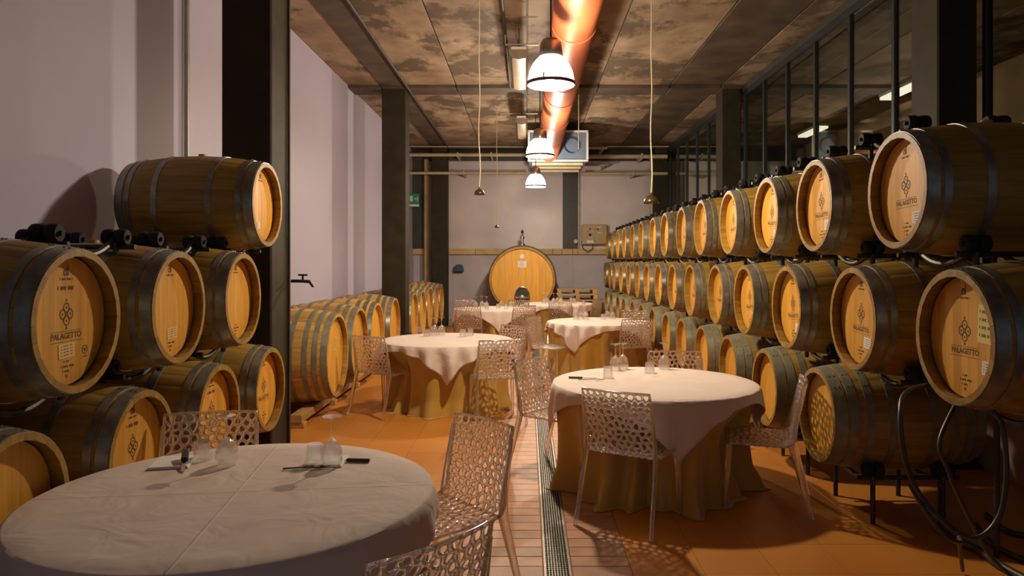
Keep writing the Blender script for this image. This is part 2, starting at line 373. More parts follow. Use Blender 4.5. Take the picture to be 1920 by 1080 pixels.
# glazed partition on the right: sill wall, bays of panes between the columns
struct(MB().box(XR, XR+0.16, YF, YB, 0, 1.10).build('wall_partition', M_neigh, smooth=False))
M_frame = pm('blue_black_frame', (0.012,0.015,0.017), (0.017,0.021,0.024), 8, 0.45)
bays = [(YF+0.05, 5.72), (6.17, 12.05), (12.5, 18.4)]
for b, (y0, y1) in enumerate(bays):
    wn = struct(empty('window_%d' % (b+1), (XR+0.04, y0, 1.10)))
    wn['label'] = 'glazed partition bay behind the barrel rack'
    n = 8 if b == 0 else 6; st = (y1-y0)/n
    MB().box(-0.03, 0.03, 0, y1-y0, 0, 0.06).build('bottom_rail', M_frame, wn, smooth=False)
    MB().box(-0.03, 0.03, 0, y1-y0, 3.32, 3.42).build('top_rail', M_frame, wn, smooth=False)
    for k in range(n+1):
        MB().cbox(-0.03, 0.03, k*st-0.025, k*st+0.025, 0.06, 3.32, 0.004).build('mullion', M_frame, wn, smooth=False)
    for k in range(n):
        MB().box(-0.004, 0.004, k*st+0.025, (k+1)*st-0.025, 0.06, 3.32).build('pane', M_pane, wn, smooth=False)
struct(MB().box(XR, XR+0.1, YF, YB, 4.50, ZC).build('trim_1', M_dark, smooth=False))
# columns
def column(x0, x1, y0, y1, label):
    t = empty('steel_column', ((x0+x1)/2, (y0+y1)/2, 0)); tag(t, label, 'column', 'dark columns along both sides')
    hx, hy = (x1-x0)/2, (y1-y0)/2
    MB().cbox(-hx, hx, -hy, hy, 0, ZC, 0.012).build('shaft', M_column, t, smooth=False)
    MB().cbox(-hx-0.04, hx+0.04, -hy-0.04, hy+0.04, 0, 0.03, 0.005).build('base_plate', M_column, t, smooth=False)
    return t
column(-2.44, -2.04, 5.75, 6.15, 'thick dark column behind the lone upper barrel on the left')
column(-2.44, -2.04, 12.1, 12.5, 'dark column standing among the large floor barrels on the left')
column(-2.44, -2.04, 18.4, 18.8, 'dark column against the back wall beside the green exit sign')
column(3.28, 3.60, 5.75, 6.15, 'thick dark column behind the nearest top row barrels on the right')
column(3.28, 3.60, 12.1, 12.5, 'dark column halfway down the glazed partition on the right')
column(3.28, 3.60, 18.4, 18.8, 'dark column at the far end of the glazed partition')

# ---------------------------------------------------------------- barrels
def flat_text(body, size, cx, cz):
    cu = bpy.data.curves.new('t', 'FONT'); cu.body = body; cu.size = size; cu.align_x = 'CENTER'; cu.align_y = 'CENTER'; cu.resolution_u = 3; cu.offset = 0.0009
    ob = bpy.data.objects.new('t', cu); COL.objects.link(ob); bpy.context.view_layer.update()
    me = bpy.data.meshes.new_from_object(ob.evaluated_get(bpy.context.evaluated_depsgraph_get()))
    vs = [(v.co.x+cx, v.co.y+cz) for v in me.vertices]; fs = [tuple(p.vertices) for p in me.polygons]
    bpy.data.objects.remove(ob); bpy.data.curves.remove(cu); bpy.data.meshes.remove(me)
    return vs, fs
class Flat:
    """flat print: (u, v) shapes laid on a barrel head that faces -x"""
    def __init__(s): s.v = []; s.f = []
    def add(s, vs, fs):
        n = len(s.v); s.v += vs; s.f += [tuple(i+n for i in q) for q in fs]; return s
    def rect(s, u0, u1, v0, v1): return s.add([(u0,v0),(u1,v0),(u1,v1),(u0,v1)], [(0,1,2,3)])
    def poly(s, pts): return s.add(list(pts), [tuple(range(len(pts)))])
    def ring(s, cu, cv, r1, r2, sx=1.0, a0=0.0, a1=2*PI, n=20):
        vs = []
        for k in range(n+1):
            a = a0+(a1-a0)*k/n; vs += [(cu+r1*math.cos(a)*sx, cv+r1*math.sin(a)), (cu+r2*math.cos(a)*sx, cv+r2*math.sin(a))]
        return s.add(vs, [(2*k, 2*k+1, 2*k+3, 2*k+2) for k in range(n)])
    def dashes(s, cu, cv, w, h, n):
        x = cu-w/2; st = w/n
        for k in range(n):
            if (k*7+3) % 5: s.rect(x+k*st, x+(k+0.72)*st, cv-h/2*(0.6+0.4*((k*3) % 4)/3), cv+h/2)
        return s
    def mesh(s, name, mat):
        me = bpy.data.meshes.new(name); me.from_pydata([(0.0, -u, v) for u, v in s.v], [], [q[::-1] for q in s.f]); me.materials.append(mat); return me
def print_meshes():
    d = {}
    f = Flat(); f.rect(-0.019,-0.012,0.190,0.212); f.poly([(-0.019,0.205),(-0.002,0.213),(-0.002,0.221),(-0.014,0.217)]); f.rect(-0.004,0.004,0.190,0.219); f.rect(0.007,0.014,0.190,0.236); f.rect(-0.012,-0.004,0.190,0.196)
    f.dashes(0, 0.175, 0.085, 0.010, 13); d['cooper_mark'] = f.mesh('cooper_mark', M_ink)
    f = Flat(); f.dashes(0, 0.137, 0.115, 0.018, 12); d['vintage_line'] = f.mesh('vintage_line', M_ink)
    f = Flat()
    for a in range(4):
        cu, cv = 0.024*math.cos(a*PI/2), 0.024*math.sin(a*PI/2)
        f.ring(cu, cv, 0.015, 0.0205); f.ring(cu*1.05, cv*1.05, 0.0, 0.005, n=8)
        b = a*PI/2+PI/4; du, dv = math.cos(b), math.sin(b)
        f.poly([(0,0.0),(du*0.024-dv*0.004, dv*0.024+du*0.004),(du*0.034, dv*0.034),(du*0.024+dv*0.004, dv*0.024-du*0.004)])
    f.ring(0, 0.052, 0.0, 0.006, n=8); f.ring(0, -0.052, 0.0, 0.006, n=8)
    f.v = [(u, v*1.12+0.028) for u, v in f.v]; d['clover_emblem'] = f.mesh('clover_emblem', M_ink)
    f = Flat(); f.add(*flat_text('PALAGETTO', 0.036, 0, -0.064)); f.rect(-0.108,0.108,-0.088,-0.086); f.rect(-0.104,0.100,-0.044,-0.042)
    d['name_lettering'] = f.mesh('name_lettering', M_ink)
    f = Flat(); f.dashes(0, -0.172, 0.035, 0.010, 5); f.dashes(0.005, -0.192, 0.085, 0.010, 11); f.dashes(0, -0.212, 0.050, 0.010, 7); f.rect(-0.006,0.006,-0.238,-0.226)
    d['lower_lettering'] = f.mesh('lower_lettering', M_ink)
    f = Flat(); f.ring(0.125,-0.135,0.016,0.020); f.ring(0.125,-0.135,0,0.009,n=9); f.dashes(0.125,-0.165,0.03,0.006,5); d['round_mark'] = f.mesh('round_mark', M_ink)
    return d
PRN = print_meshes()
def sticker_meshes(w, h, mat, name, rows):
    me = MB().box(-0.0006, 0.0006, -w/2, w/2, -h/2, h/2).mesh(name, mat, False)
    f = Flat()
    for r in range(rows): f.dashes(0, h*0.32-r*h*0.62/max(rows-1,1), w*0.74, h*0.09, 9)
    return me, f.mesh('typed_lines', M_type)
STK = {'white': sticker_meshes(0.085, 0.062, M_paper, 'paper_label', 4), 'tan': sticker_meshes(0.105, 0.062, M_papertan, 'tan_label', 4),
       'yellow': sticker_meshes(0.095, 0.165, M_paperyel, 'yellow_note', 4), 'small': sticker_meshes(0.05, 0.05, M_paper, 'paper_label', 3),
       'tall': sticker_meshes(0.05, 0.15, M_papertan, 'tan_label', 6)}

class Barrel:
    """oak barrel lying along local x, visible head at -x, origin on the floor line under the bilge"""
    def __init__(s, L, Rb, Re, nst, near, oak, head, hoops, hoopmat, nb=9, recess=0.058):
        s.L, s.Rb, s.Re = L, Rb, Re; s.near = near; s.recess = recess; th = 0.028
        s.prof = lambda x: Rb-(Rb-Re)*(2*abs(x)/L)**2
        m = MB(); nx = 10; xsn = [-L/2+L*i/nx for i in range(nx+1)]
        if near:
            a = PI/nst*0.992
            for x in xsn:
                ro = s.prof(x); ri = ro-th
                for r, an in ((ro-0.0012,-a),(ro,-a*0.8),(ro,0.0),(ro,a*0.8),(ro-0.0012,a),(ri,a),(ri,-a)):
                    m.v.append((x, r*math.sin(an), r*math.cos(an)))
            k = 7
            for i in range(nx):
                for j in range(k): m.f.append((i*k+j, i*k+(j+1) % k, (i+1)*k+(j+1) % k, (i+1)*k+j))
            m.f += [tuple(range(k)), tuple(nx*k+j for j in range(k))[::-1]]
            s.stave = m.mesh('stave', oak, True); s.nst = nst
        else:
            seg = nst*2
            for x in xsn:
                for k in range(seg):
                    an = 2*PI*k/seg; r = s.prof(x)-(0.002 if k % 2 else 0.0); m.v.append((x, r*math.sin(an), r*math.cos(an)))
            for i in range(nx):
                for k in range(seg): m.f.append((i*seg+k, i*seg+(k+1) % seg, (i+1)*seg+(k+1) % seg, (i+1)*seg+k))
            for x, sg in ((-L/2, 1), (L/2, -1)):      # chime and recess walls
                n0 = 0 if sg > 0 else nx*seg; b = len(m.v)
                for rr, dx in ((Re-th, 0), (Re-th-0.004, recess+0.01)):
                    for k in range(seg):
                        an = 2*PI*k/seg; m.v.append((x+sg*dx, rr*math.sin(an), rr*math.cos(an)))
                for k in range(seg):
                    k2 = (k+1) % seg
                    m.f.append((n0+k, n0+k2, b+k2, b+k)); m.f.append((b+k, b+k2, b+seg+k2, b+seg+k))
            s.body = m.mesh('staves', oak, True)
        s.hoops = []
        for x0, x1 in hoops:
            h = MB(); N = 48
            for x, e in ((x0,0.0),(x0,0.0035),(x1,0.0035),(x1,0.0)):
                for k in range(N):
                    an = 2*PI*k/N; r = s.prof(x)+e; h.v.append((x, r*math.sin(an), r*math.cos(an)))
            for i in range(3):
                for k in range(N): h.f.append((i*N+k, i*N+(k+1) % N, (i+1)*N+(k+1) % N, (i+1)*N+k))
            for dx in (0.3, 0.7):                    # rivets of the lap joint
                for an in (-0.18, 0.12):
                    x = x0+(x1-x0)*dx; r = s.prof(x)+0.004
                    h.lathe([(0.006,0.0),(0.005,0.003),(0.0,0.0045)], 6, Matrix.Translation((x, r*math.sin(an), r*math.cos(an))) @ Matrix.Rotation(-an, 4, 'X'))
            s.hoops.append(h.mesh('hoop', hoopmat, True))
        rh = Re-th-0.001; hx = -L/2+recess
        d = MB(); N = 40
        d.v = [((hx+0.006) if i else (hx+0.024), rh*math.sin(2*PI*k/N), rh*math.cos(2*PI*k/N)) for i in (1, 0) for k in range(N)]
        d.f = [tuple(range(N)), tuple(range(N, 2*N))[::-1]]+[(k, (k+1) % N, N+(k+1) % N, N+k) for k in range(N)]
        s.backm = d.mesh('head', head, False)
        s.boards = []
        ws = [0.8+0.4*random.random() for _ in range(nb)]; t = sum(ws); u = -rh
        for w in ws:
            u1 = u+2*rh*w/t; a0, a1 = u+0.0005, u1-0.0005; pts = []
            K = 6
            for k in range(K+1):
                q = a0+(a1-a0)*k/K; q = max(-rh*0.9999, min(rh*0.9999, q)); pts.append((q, math.sqrt(rh*rh-q*q)))
            lo = [(q, -v) for q, v in reversed(pts)]; P = pts+lo; n = len(P); b = MB()
            b.v = [(hx, p[0], p[1]) for p in P]+[(hx+0.0075, p[0], p[1]) for p in P]
            b.f = [tuple(range(n)), tuple(range(n, 2*n))[::-1]]+[(k, (k+1) % n, n+(k+1) % n, n+k) for k in range(n)]
            s.boards.append(b); u = u1
        if not near:
            j = MB()
            for b in s.boards: j.add(b.v, b.f)
            s.boards = [j]
        s.boards = [b.mesh('head_board', head, False) for b in s.boards]
        s.bung = MB().lathe([(0.0,-0.004),(0.030,-0.004),(0.028,0.016),(0.0,0.018)], 14).mesh('bung', M_bung, True)
        s.hx = hx
    def make(s, loc, rz, prints=(), stickers=(), roll=0.0, bung=True):
        t = empty('oak_barrel', loc, rz); z = s.Rb; k0 = random.randint(0, 7)
        if s.near:
            for k in range(s.nst): place('stave', s.stave, t, (0,0,z), (roll+2*PI*k/s.nst, 0, 0))
        else: place('staves', s.body, t, (0,0,z), (roll,0,0))
        for h in s.hoops:
            place('hoop', h, t, (0,0,z), (roll*2,0,0)); place('hoop', h, t, (0,0,z), (roll,0,PI))
        for e in (0, 1):
            hd = place('head', s.backm, t, (0,0,z), (roll,0,e*PI))
            if e and s.near: continue
            for b in s.boards: place('head_board', b, hd)
            if e: continue
            for p in prints: place(p, PRN[p], hd, (s.hx-0.0008,0,0))
            for kind, u, v, r in stickers:
                a, b = STK[kind]; st = place(a.name.split('.')[0], a, hd, (s.hx-0.0012, -u, v), (r,0,0)); place('typed_lines', b, st, (-0.0009,0,0))
        if bung: place('bung', s.bung, t, (0,0,z+s.Rb), (0,0,0))
        return t
HB = [(-0.470,-0.415),(-0.398,-0.362),(-0.205,-0.165)]
BQ = Barrel(0.95, 0.350, 0.300, 26, True, M_oak, M_head, HB, M_hoop)
BQF = Barrel(0.95, 0.350, 0.300, 26, False, M_oak, M_head, HB, M_hoop)
HP = [(-0.470,-0.400),(-0.385,-0.330),(-0.285,-0.235),(-0.150,-0.105)]
BP = Barrel(0.95, 0.355, 0.305, 24, True, M_oak, M_head, HP, M_hoopdull)
BPF = Barrel(0.95, 0.355, 0.305, 24, False, M_oak, M_head, HP, M_hoopdull)
HT = [(-0.465,-0.405),(-0.370,-0.320),(-0.275,-0.225),(-0.130,-0.080)]
TN = Barrel(0.94, 0.505, 0.440, 30, True, M_oaklight, M_head, HT, M_hoopdull, nb=10, recess=0.055)
TNF = Barrel(0.94, 0.505, 0.440, 30, False, M_oaklight, M_head, HT, M_hoop, nb=10, recess=0.055)
ALLP = ('cooper_mark', 'clover_emblem', 'name_lettering', 'lower_lettering')
HXR = 1.92                                           # plane of the heads on the right
PIT = 1.045
def rb(row, i): return {'top': 3.76, 'middle': 3.235, 'bottom': 4.80}[row]+i*PIT
ZROW = {'top': 2.02, 'middle': 1.31, 'bottom': 0.63}
for row, n in (('top', 14), ('middle', 15), ('bottom', 13)):
    for i in range(n):
        yy = rb(row, i); near = yy < 6.6
        if row == 'bottom': B = BP if near else BPF; pr = (); stk = ()
        else:
            B = BQ if near else BQF; pr = ALLP
            stk = (('white', 0.085 if i % 3 else 0.10, -0.135 if i % 2 else -0.15, 0.05),) if i < 5 else ()
            if row == 'middle' and i == 0: stk = (('white', 0.165, -0.125, 0.1), ('yellow', 0.145, 0.065, 0.06))
        t = B.make((HXR+B.L/2+random.uniform(-0.015, 0.015), yy, ZROW[row]-B.Rb), 0, pr, stk, roll=random.uniform(-0.06, 0.06) if row != 'bottom' else random.uniform(-0.5, 0.5))
        extra = {0: 'nearest', n-1: 'farthest'}.get(i, ORD[i])
        wh = 'oak barrel in the %s row of the right-hand stack' % row
        lab = '%s %s' % (extra, wh) if i in (0, n-1) else '%s, %s from the front' % (wh, ORD[i])
        if row == 'middle' and i == 0: lab = 'oak barrel with a yellow note and white label, middle row on the right'
        tag(t, lab, 'barrel', 'oak barrels stacked along the right side')
# left stack
HXL = -1.88
LP = 0.88
def left(yy, zc, label, pr, stk, B=BQ, roll=0.0):
    t = B.make((HXL-B.L/2, yy, zc-B.Rb), PI, pr, stk, roll=roll); tag(t, label, 'barrel', 'oak barrels stacked on the left'); return t
left(3.03, 1.40, 'oak barrel with a tan label and full lettering, front of the left middle row',
     ('cooper_mark','vintage_line','clover_emblem','name_lettering','lower_lettering','round_mark'), (('tan',0.0,-0.125,-0.05),))
left(3.91, 1.40, 'oak barrel in the left middle row with one small pale label low on its head', ('cooper_mark','lower_lettering'), (('tan',0.02,-0.14,-0.05),))
left(4.79, 1.40, 'oak barrel in the left middle row, third from the front, beneath the lone upper barrel', ('cooper_mark','lower_lettering'), ())
left(5.23, 2.06, 'single oak barrel lying on top of the left stack against the wall', ('cooper_mark',), (('small',-0.03,-0.15,0.0),))
left(2.66, 0.71, 'oak barrel cut off by the left edge behind the front table', (), ())
left(3.54, 0.71, 'oak barrel in the left bottom row with a clover emblem, beside the front table', ('cooper_mark','vintage_line','clover_emblem'), ())
left(4.42, 0.71, 'oak barrel in the left bottom row, behind a clear chair back', ('cooper_mark','vintage_line','clover_emblem','name_lettering'), ())
left(5.30, 0.71, 'oak barrel in the left bottom row standing last, next to the dark column', ALLP, ())
# large barrels on the floor beyond the column
for i, yy in enumerate((7.75, 8.78, 9.81, 11.12, 13.05, 14.08, 15.12, 16.16, 17.20)):
    near = yy < 9.0; B = TN if near else TNF
    t = B.make((-2.03-0.47, yy, 0.137 if i < 6 else 0.157), PI, (), (('tall', 0.05, 0.13, 0.05),) if i == 0 else (), roll=random.uniform(-0.3, 0.3))
    lab = ['large pale oak barrel on timber bearers, nearest of the floor row', 'large pale oak barrel, second of the floor row on the left', 'large pale oak barrel, third of the floor row on the left',
           'large pale oak barrel, fourth of the floor row on the left', 'large pale oak barrel, first one beyond the middle column on the left', 'large pale oak barrel, second one beyond the middle column on the left',
           'large pale oak barrel, first of the three by the back wall', 'large pale oak barrel, middle of the three by the back wall', 'large pale oak barrel, last of the three by the back wall'][i]
    tag(t, lab, 'barrel', 'large pale barrels along the left wall')
def bearer(x, y0, y1, z1, label):
    t = empty('timber_bearer', (x, (y0+y1)/2, 0)); tag(t, label, 'timber', 'timber bearers under the barrels'); h = (y1-y0)/2
    MB().cbox(-0.06, 0.06, -h, h, z1*0.42, z1, 0.005).build('rail', M_beam, t, smooth=False)
    k = max(2, int(h*2/1.0))
    for i in range(k+1):
        yy = -h+0.06+(2*h-0.12)*i/k
        MB().cbox(-0.08, 0.08, yy-0.05, yy+0.05, 0, z1*0.42, 0.005).build('block', M_beam, t, smooth=False)
bearer(-2.28, 7.1, 11.8, 0.135, 'long timber bearer under the front ends of the large floor barrels')
bearer(-2.80, 7.1, 11.8, 0.135, 'long timber bearer under the wall ends of the large floor barrels')
bearer(-2.28, 12.6, 17.8, 0.135, 'timber bearer under the front ends of the barrels beyond the middle column')
bearer(-2.80, 12.6, 17.8, 0.135, 'timber bearer under the wall ends of the barrels beyond the middle column')

# rack cradles: two bent tubes, two side tubes, four pairs of rubber rollers
def cradle_meshes():
    arc = MB(); R = 0.385
    arc.tube([(0, R*math.sin(a), -R*math.cos(a)) for a in [(-48+96*k/14)*PI/180 for k in range(15)]], 0.016, 8)
    side = MB().tube([(-0.32,0,0),(0.32,0,0)], 0.014, 8)
    ro = MB()
    for dx in (-0.034, 0.034):
        ro.lathe([(0.012,-0.027),(0.037,-0.027),(0.043,-0.018),(0.043,0.018),(0.037,0.027),(0.012,0.027)], 14, Matrix.Translation((dx,0,0)) @ Matrix.Rotation(PI/2, 4, 'Y'))
    ro.tube([(-0.075,0,0),(0.075,0,0)], 0.012, 6)
    br = MB().cbox(-0.012,0.012,-0.03,0.03,-0.085,0.0,0.003)
    leg = MB().tube([(0,0,0),(0,0,-0.16)], 0.016, 8)
    return [m.mesh(n, mt) for m, n, mt in ((arc,'bent_tube',M_rack),(side,'side_tube',M_rack),(ro,'rubber_roller',M_black),(br,'bracket',M_rack),(leg,'prop',M_rack))]
CM = cradle_meshes()
def cradle(x, y, zc, label, group, prop=0.1, lat=0.272, roller=True):
    t = empty('barrel_cradle', (x, y, zc)); tag(t, label, 'barrel rack', group)
    for sx in (-0.22, 0.22): place('bent_tube', CM[0], t, (sx,0,0))
    for sy in (-lat, lat):
        place('side_tube', CM[1], t, (0, sy, -0.335))
        for sx in (-0.22, 0.22):
            if roller: place('rubber_roller', CM[2], t, (sx, sy, -0.285))
            if prop > 0.6 and sx < 0: continue
            p = place('prop', CM[4], t, (sx, sy, -0.325)); p.scale = (1, 1, prop/0.16)
    return t
for i in range(14):
    cradle(HXR+0.475, rb('top', i), ZROW['top'], 'steel cradle under the top row barrel, %s from the front' % ORD[i], 'cradles between the barrel rows on the right', 0.08)
    if i < 13: cradle(HXR+0.475, rb('top', i)+PIT/2, ZROW['top']+0.685, 'empty steel cradle with black rollers on the top row, %s from the front' % ORD[i], 'empty cradles on the right', 0.08)
for i in range(15):
    cradle(HXR+0.475, rb('middle', i), ZROW['middle'], 'steel cradle under the middle row barrel, %s from the front' % ORD[i], 'cradles between the barrel rows on the right', 0.08 if i > 1 else 0.98)
for i in range(13):
    cradle(HXR+0.475, rb('bottom', i), ZROW['bottom']-0.005, 'steel floor cradle under the bottom row barrel, %s from the front' % ORD[i], 'floor cradles on the right', 0.30)
for i in range(3):
    cradle(HXL-0.475, 3.47+i*0.88, 2.06, ['empty steel cradle with black rollers at the front of the left stack', 'empty steel cradle with black rollers before the lone upper barrel', 'steel cradle with black rollers holding the lone upper barrel'][i], 'cradles on top of the left stack', 0.06)
    cradle(HXL-0.475, 3.03+i*0.88, 1.40, 'bent steel cradle under the left middle row barrel, %s from the front' % ORD[i], 'cradles inside the left stack', 0.06)
for i in range(3):
    cradle(HXL-0.475, 3.54+i*0.88, 0.705, 'steel floor cradle under the left bottom row barrel, %s from the front' % ORD[i], 'floor cradles on the left', 0.38)

# ---------------------------------------------------------------- tables
CHAIRS = [
 (-1.60, 3.50, 0.20, -0.98, 'clear lattice chair behind the front left table, in front of the stacked barrels'),
 (-0.43, 3.43, -0.74, -0.67, 'clear lattice chair right of the front left table, nearest the drain'),
 (-0.47, 2.24, -0.73, 0.68, 'clear lattice chair cut off by the bottom edge beside the front left table'),
 (0.69, 4.65, 0.53, 0.85, 'clear lattice chair with its back to the viewer at the front right table'),
 (0.26, 5.70, 0.78, -0.62, 'clear lattice chair left of the front right table, standing over the drain'),
 (1.59, 4.95, -0.95, 0.32, 'clear lattice chair seen edge-on between the front right table and the barrels'),
 (1.28, 6.06, -0.08, -1.0, 'clear lattice chair whose back shows above the far side of the front right table'),
 (-1.53, 7.86, 0.52, 0.85, 'clear lattice chair left of the middle left table, by the large floor barrels'),
 (-0.33, 7.53, -0.25, 0.97, 'clear lattice chair with its back to the viewer, right of the middle left table'),
 (-0.36, 8.66, -0.7, -0.7, 'clear lattice chair on the far right side of the middle left table'),
 (0.34, 10.15, 0.78, -0.4, 'clear lattice chair left of the middle right table'),
 (1.43, 10.17, -0.30, 0.95, 'clear lattice chair with its back to the viewer at the middle right table'),
 (1.66, 11.28, -0.3, -0.95, 'clear lattice chair behind the middle right table, by the barrels'),
 (-0.98, 13.02, 0.22, 0.97, 'clear lattice chair at the near left of the far left table'),
 (-1.12, 14.36, 0.5, -0.87, 'clear lattice chair behind the far left table, farthest left'),
 (-0.18, 13.10, -0.5, 0.87, 'clear lattice chair at the near right of the far left table'),
 (-0.28, 14.42, -0.4, -0.9, 'clear lattice chair behind the far left table, right of the wine glasses'),
 (0.68, 14.80, 0.02, 1.0, 'clear lattice chair with its back to the viewer at the farthest table'),
 (1.24, 15.2, -0.85, 0.5, 'clear lattice chair right of the farthest table, against the barrels'),
]
TABLES = [(-1.13, 2.81, -38, 'front left'), (0.95, 5.38, -88, 'front right'), (-0.92, 8.30, -84, 'middle left'), (1.06, 10.8, -121, 'middle right'), (-0.63, 13.7, -80, 'far left'), (0.68, 15.4, -60, 'farthest right')]
TR, TZ = 0.75, 0.75
for ti, (tx, ty, rot, nm) in enumerate(TABLES):
    grp = 'round tables in the aisle'
    rnd = random.Random(40+ti)
    t = empty('round_table', (tx, ty, 0)); tag(t, 'round dining table under the cloths, %s of the room' % nm, 'table', grp)
    MB().lathe([(0.0,0.715),(TR-0.012,0.715),(TR-0.006,0.72),(TR-0.006,0.738),(TR-0.012,0.742),(0.0,0.742)], 64).build('tabletop', M_beam, t)
    MB().lathe([(0.0,0.0),(0.30,0.0),(0.28,0.03),(0.06,0.06),(0.045,0.12),(0.045,0.70),(0.09,0.715)], 20).build('pedestal', M_rack, t)
    # floor length satin cloth, folds deepening towards the floor
    sk = MB(); N = 220; H = 14; ph = [rnd.uniform(0, 2*PI) for _ in range(6)]
    def fold(a, q):
        return (math.sin(9*a+ph[0]+0.9*math.sin(2*a+ph[1]))*0.5+math.sin(19*a+ph[2]+1.6*math.sin(3*a+ph[3]))*0.45+math.sin(4*a+ph[4])*0.3)
    def dent(cx, cy, a, q):
        # a tucked-in chair presses the cloth inwards
        tot = 0.0
        for X, Y, fx, fy, _ in CHAIRS:
            n = math.hypot(fx, fy); dx, dy = X+0.24*fx/n-cx, Y+0.24*fy/n-cy; dd = math.hypot(dx, dy)
            if math.hypot(X-cx, Y-cy) > 1.25 or dd > 0.74: continue
            da = (a-math.atan2(Y-cy, X-cx)+PI) % (2*PI)-PI
            tot = max(tot, (0.74-dd)*math.exp(-(da/0.40)**4)*min(1, q/0.35)*(1-0.45*max(0, q-0.5)/0.5))
        return tot
    sk.v.append((0, 0, 0.745))
    for rr in (0.4, 0.70, 0.742):
        for k in range(N): a = 2*PI*k/N; sk.v.append((rr*math.cos(a), rr*math.sin(a), 0.745))
    for h in range(H+1):
        q = h/H
        for k in range(N):
            a = 2*PI*k/N; f = fold(a, q)
            r = 0.752-0.055*math.sin(min(1, q*1.5)*PI/2)+(0.012+0.075*q**0.8)*f*min(1, q*5)+0.075*max(0, q-0.80)/0.20*(0.6+0.7*max(0, f))
            z = 0.738*(1-q)+0.004
            r -= dent(tx, ty, a, q)
            if q > 0.9: z = 0.004+0.012*(1+math.sin(13*a+ph[5]))*(1-q)*6
            sk.v.append((r*math.cos(a), r*math.sin(a), z))
    nr = 3+H+1
    for k in range(N): sk.f.append((0, 1+k, 1+(k+1) % N))
    for i in range(nr-1):
        for k in range(N): sk.f.append((1+i*N+k, 1+i*N+(k+1) % N, 1+(i+1)*N+(k+1) % N, 1+(i+1)*N+k))
    o = sk.build('floor_length_cloth', M_gold, None, (tx, ty, 0)); o.modifiers.new('thick', 'SOLIDIFY').thickness = 0.0015
    tag(o, 'mustard gold floor-length cloth on the %s round table' % nm, 'tablecloth', 'gold undercloths')
    # white square overlay with hanging corners
    ov = MB(); N = 256; A = 0.815 if ti else 0.86; RI = [0.0+TR*i/7 for i in range(1, 8)]; H = 10
    ov.v.append((0, 0, TZ+0.002))
    amp = {0: 0.006, 1: 0.010, 2: 0.050, 3: 0.042}.get(ti, 0.02)
    def edge(a):
        c = max(abs(math.cos(a)), abs(math.sin(a))); return A/c
    for rr in RI[:-1]+[TR-0.006]:
        for k in range(N): a = 2*PI*k/N; ov.v.append((rr*math.cos(a), rr*math.sin(a), TZ+0.002))
    fs = rnd.uniform(0, 6)
    for h in range(H+1):
        for k in range(N):
            a = 2*PI*k/N; d = max(0.004, edge(a)-TR); s_ = d*h/H
            w = math.sin(a*4*5.5+fs+0.6*math.sin(a*3))
            bend = min(s_, 0.02)
            r = TR+0.006+0.010*min(1, s_/0.03)+amp*w*min(1, s_/0.16)+0.02*min(1, s_/0.2)*(d > 0.1)-0.05*max(0, s_-0.2)
            ov.v.append((r*math.cos(a), r*math.sin(a), TZ-0.004-max(0, s_)*0.985))
    nr = 7+H+1
    for k in range(N): ov.f.append((0, 1+k, 1+(k+1) % N))
    for i in range(nr-1):
        for k in range(N): ov.f.append((1+i*N+k, 1+i*N+(k+1) % N, 1+(i+1)*N+(k+1) % N, 1+(i+1)*N+k))
    o = ov.build('white_overlay', M_linen, None, (tx, ty, 0), (0, 0, math.radians(rot)+PI/4)); o.modifiers.new('thick', 'SOLIDIFY').thickness = 0.0012
    tag(o, 'white square linen overlay with hanging corners on the %s round table' % nm, 'tablecloth', 'white overlays')

# ---------------------------------------------------------------- clear lattice chairs
def clip_poly(poly, nx, ny, c):
    out = []
    for i in range(len(poly)):
        p, q = poly[i], poly[(i+1) % len(poly)]
        dp = nx*p[0]+ny*p[1]-c; dq = nx*q[0]+ny*q[1]-c
        if dp <= 0: out.append(p)
        if (dp < 0 < dq) or (dq < 0 < dp):
            t = dp/(dp-dq); out.append((p[0]+(q[0]-p[0])*t, p[1]+(q[1]-p[1])*t))
    return out
def voronoi(pts, x0, x1, y0, y1):
    cs = []
    for i, (px, py) in enumerate(pts):
        poly = [(x0,y0),(x1,y0),(x1,y1),(x0,y1)]
        near = sorted((((qx-px)**2+(qy-py)**2), qx, qy) for j, (qx, qy) in enumerate(pts) if j != i)[:26]
        for d, qx, qy in near:
            nx, ny = qx-px, qy-py
            poly = clip_poly(poly, nx, ny, (qx*qx+qy*qy-px*px-py*py)/2)
            if len(poly) < 3: break
        q = []
        for p in poly:
            if not q or (p[0]-q[-1][0])**2+(p[1]-q[-1][1])**2 > 1e-9: q.append(p)
        if len(q) > 1 and (q[0][0]-q[-1][0])**2+(q[0][1]-q[-1][1])**2 < 1e-9: q.pop()
        if len(q) >= 3: cs.append(q)
    return cs
CWID = 0.24
SEAT_L, BEND, BACK_L = 0.36, 0.11, 0.352
def chair_surf(u, s, w):
    """u across in -1..1, s along the sheet from seat front to back top, w offset along the normal"""
    tilt = math.radians(12)
    hw = CWID*(1.0-0.06*max(0, min(1, (s-SEAT_L)/0.2)))
    x = u*hw
    if s < SEAT_L:
        y = 0.20-s; z = 0.445-0.012*math.sin(PI*s/SEAT_L)*(1-u*u); n = (0, 0, 1); 
    else:
        ang_tot = PI/2-tilt; r = BEND/ang_tot; yb = 0.20-SEAT_L
        a = min(1, (s-SEAT_L)/BEND)*ang_tot
        y = yb-r*math.sin(a); z = 0.445+r*(1-math.cos(a)); n = (0, math.sin(a), math.cos(a))
        if s > SEAT_L+BEND:
            d = s-SEAT_L-BEND; y -= d*math.sin(tilt); z += d*math.cos(tilt)
        k = max(0, min(1, (s-SEAT_L)/0.25)); y += 0.028*k*(u*u)
    return Vector((x+n[0]*w, y+n[1]*w, z+n[2]*w))
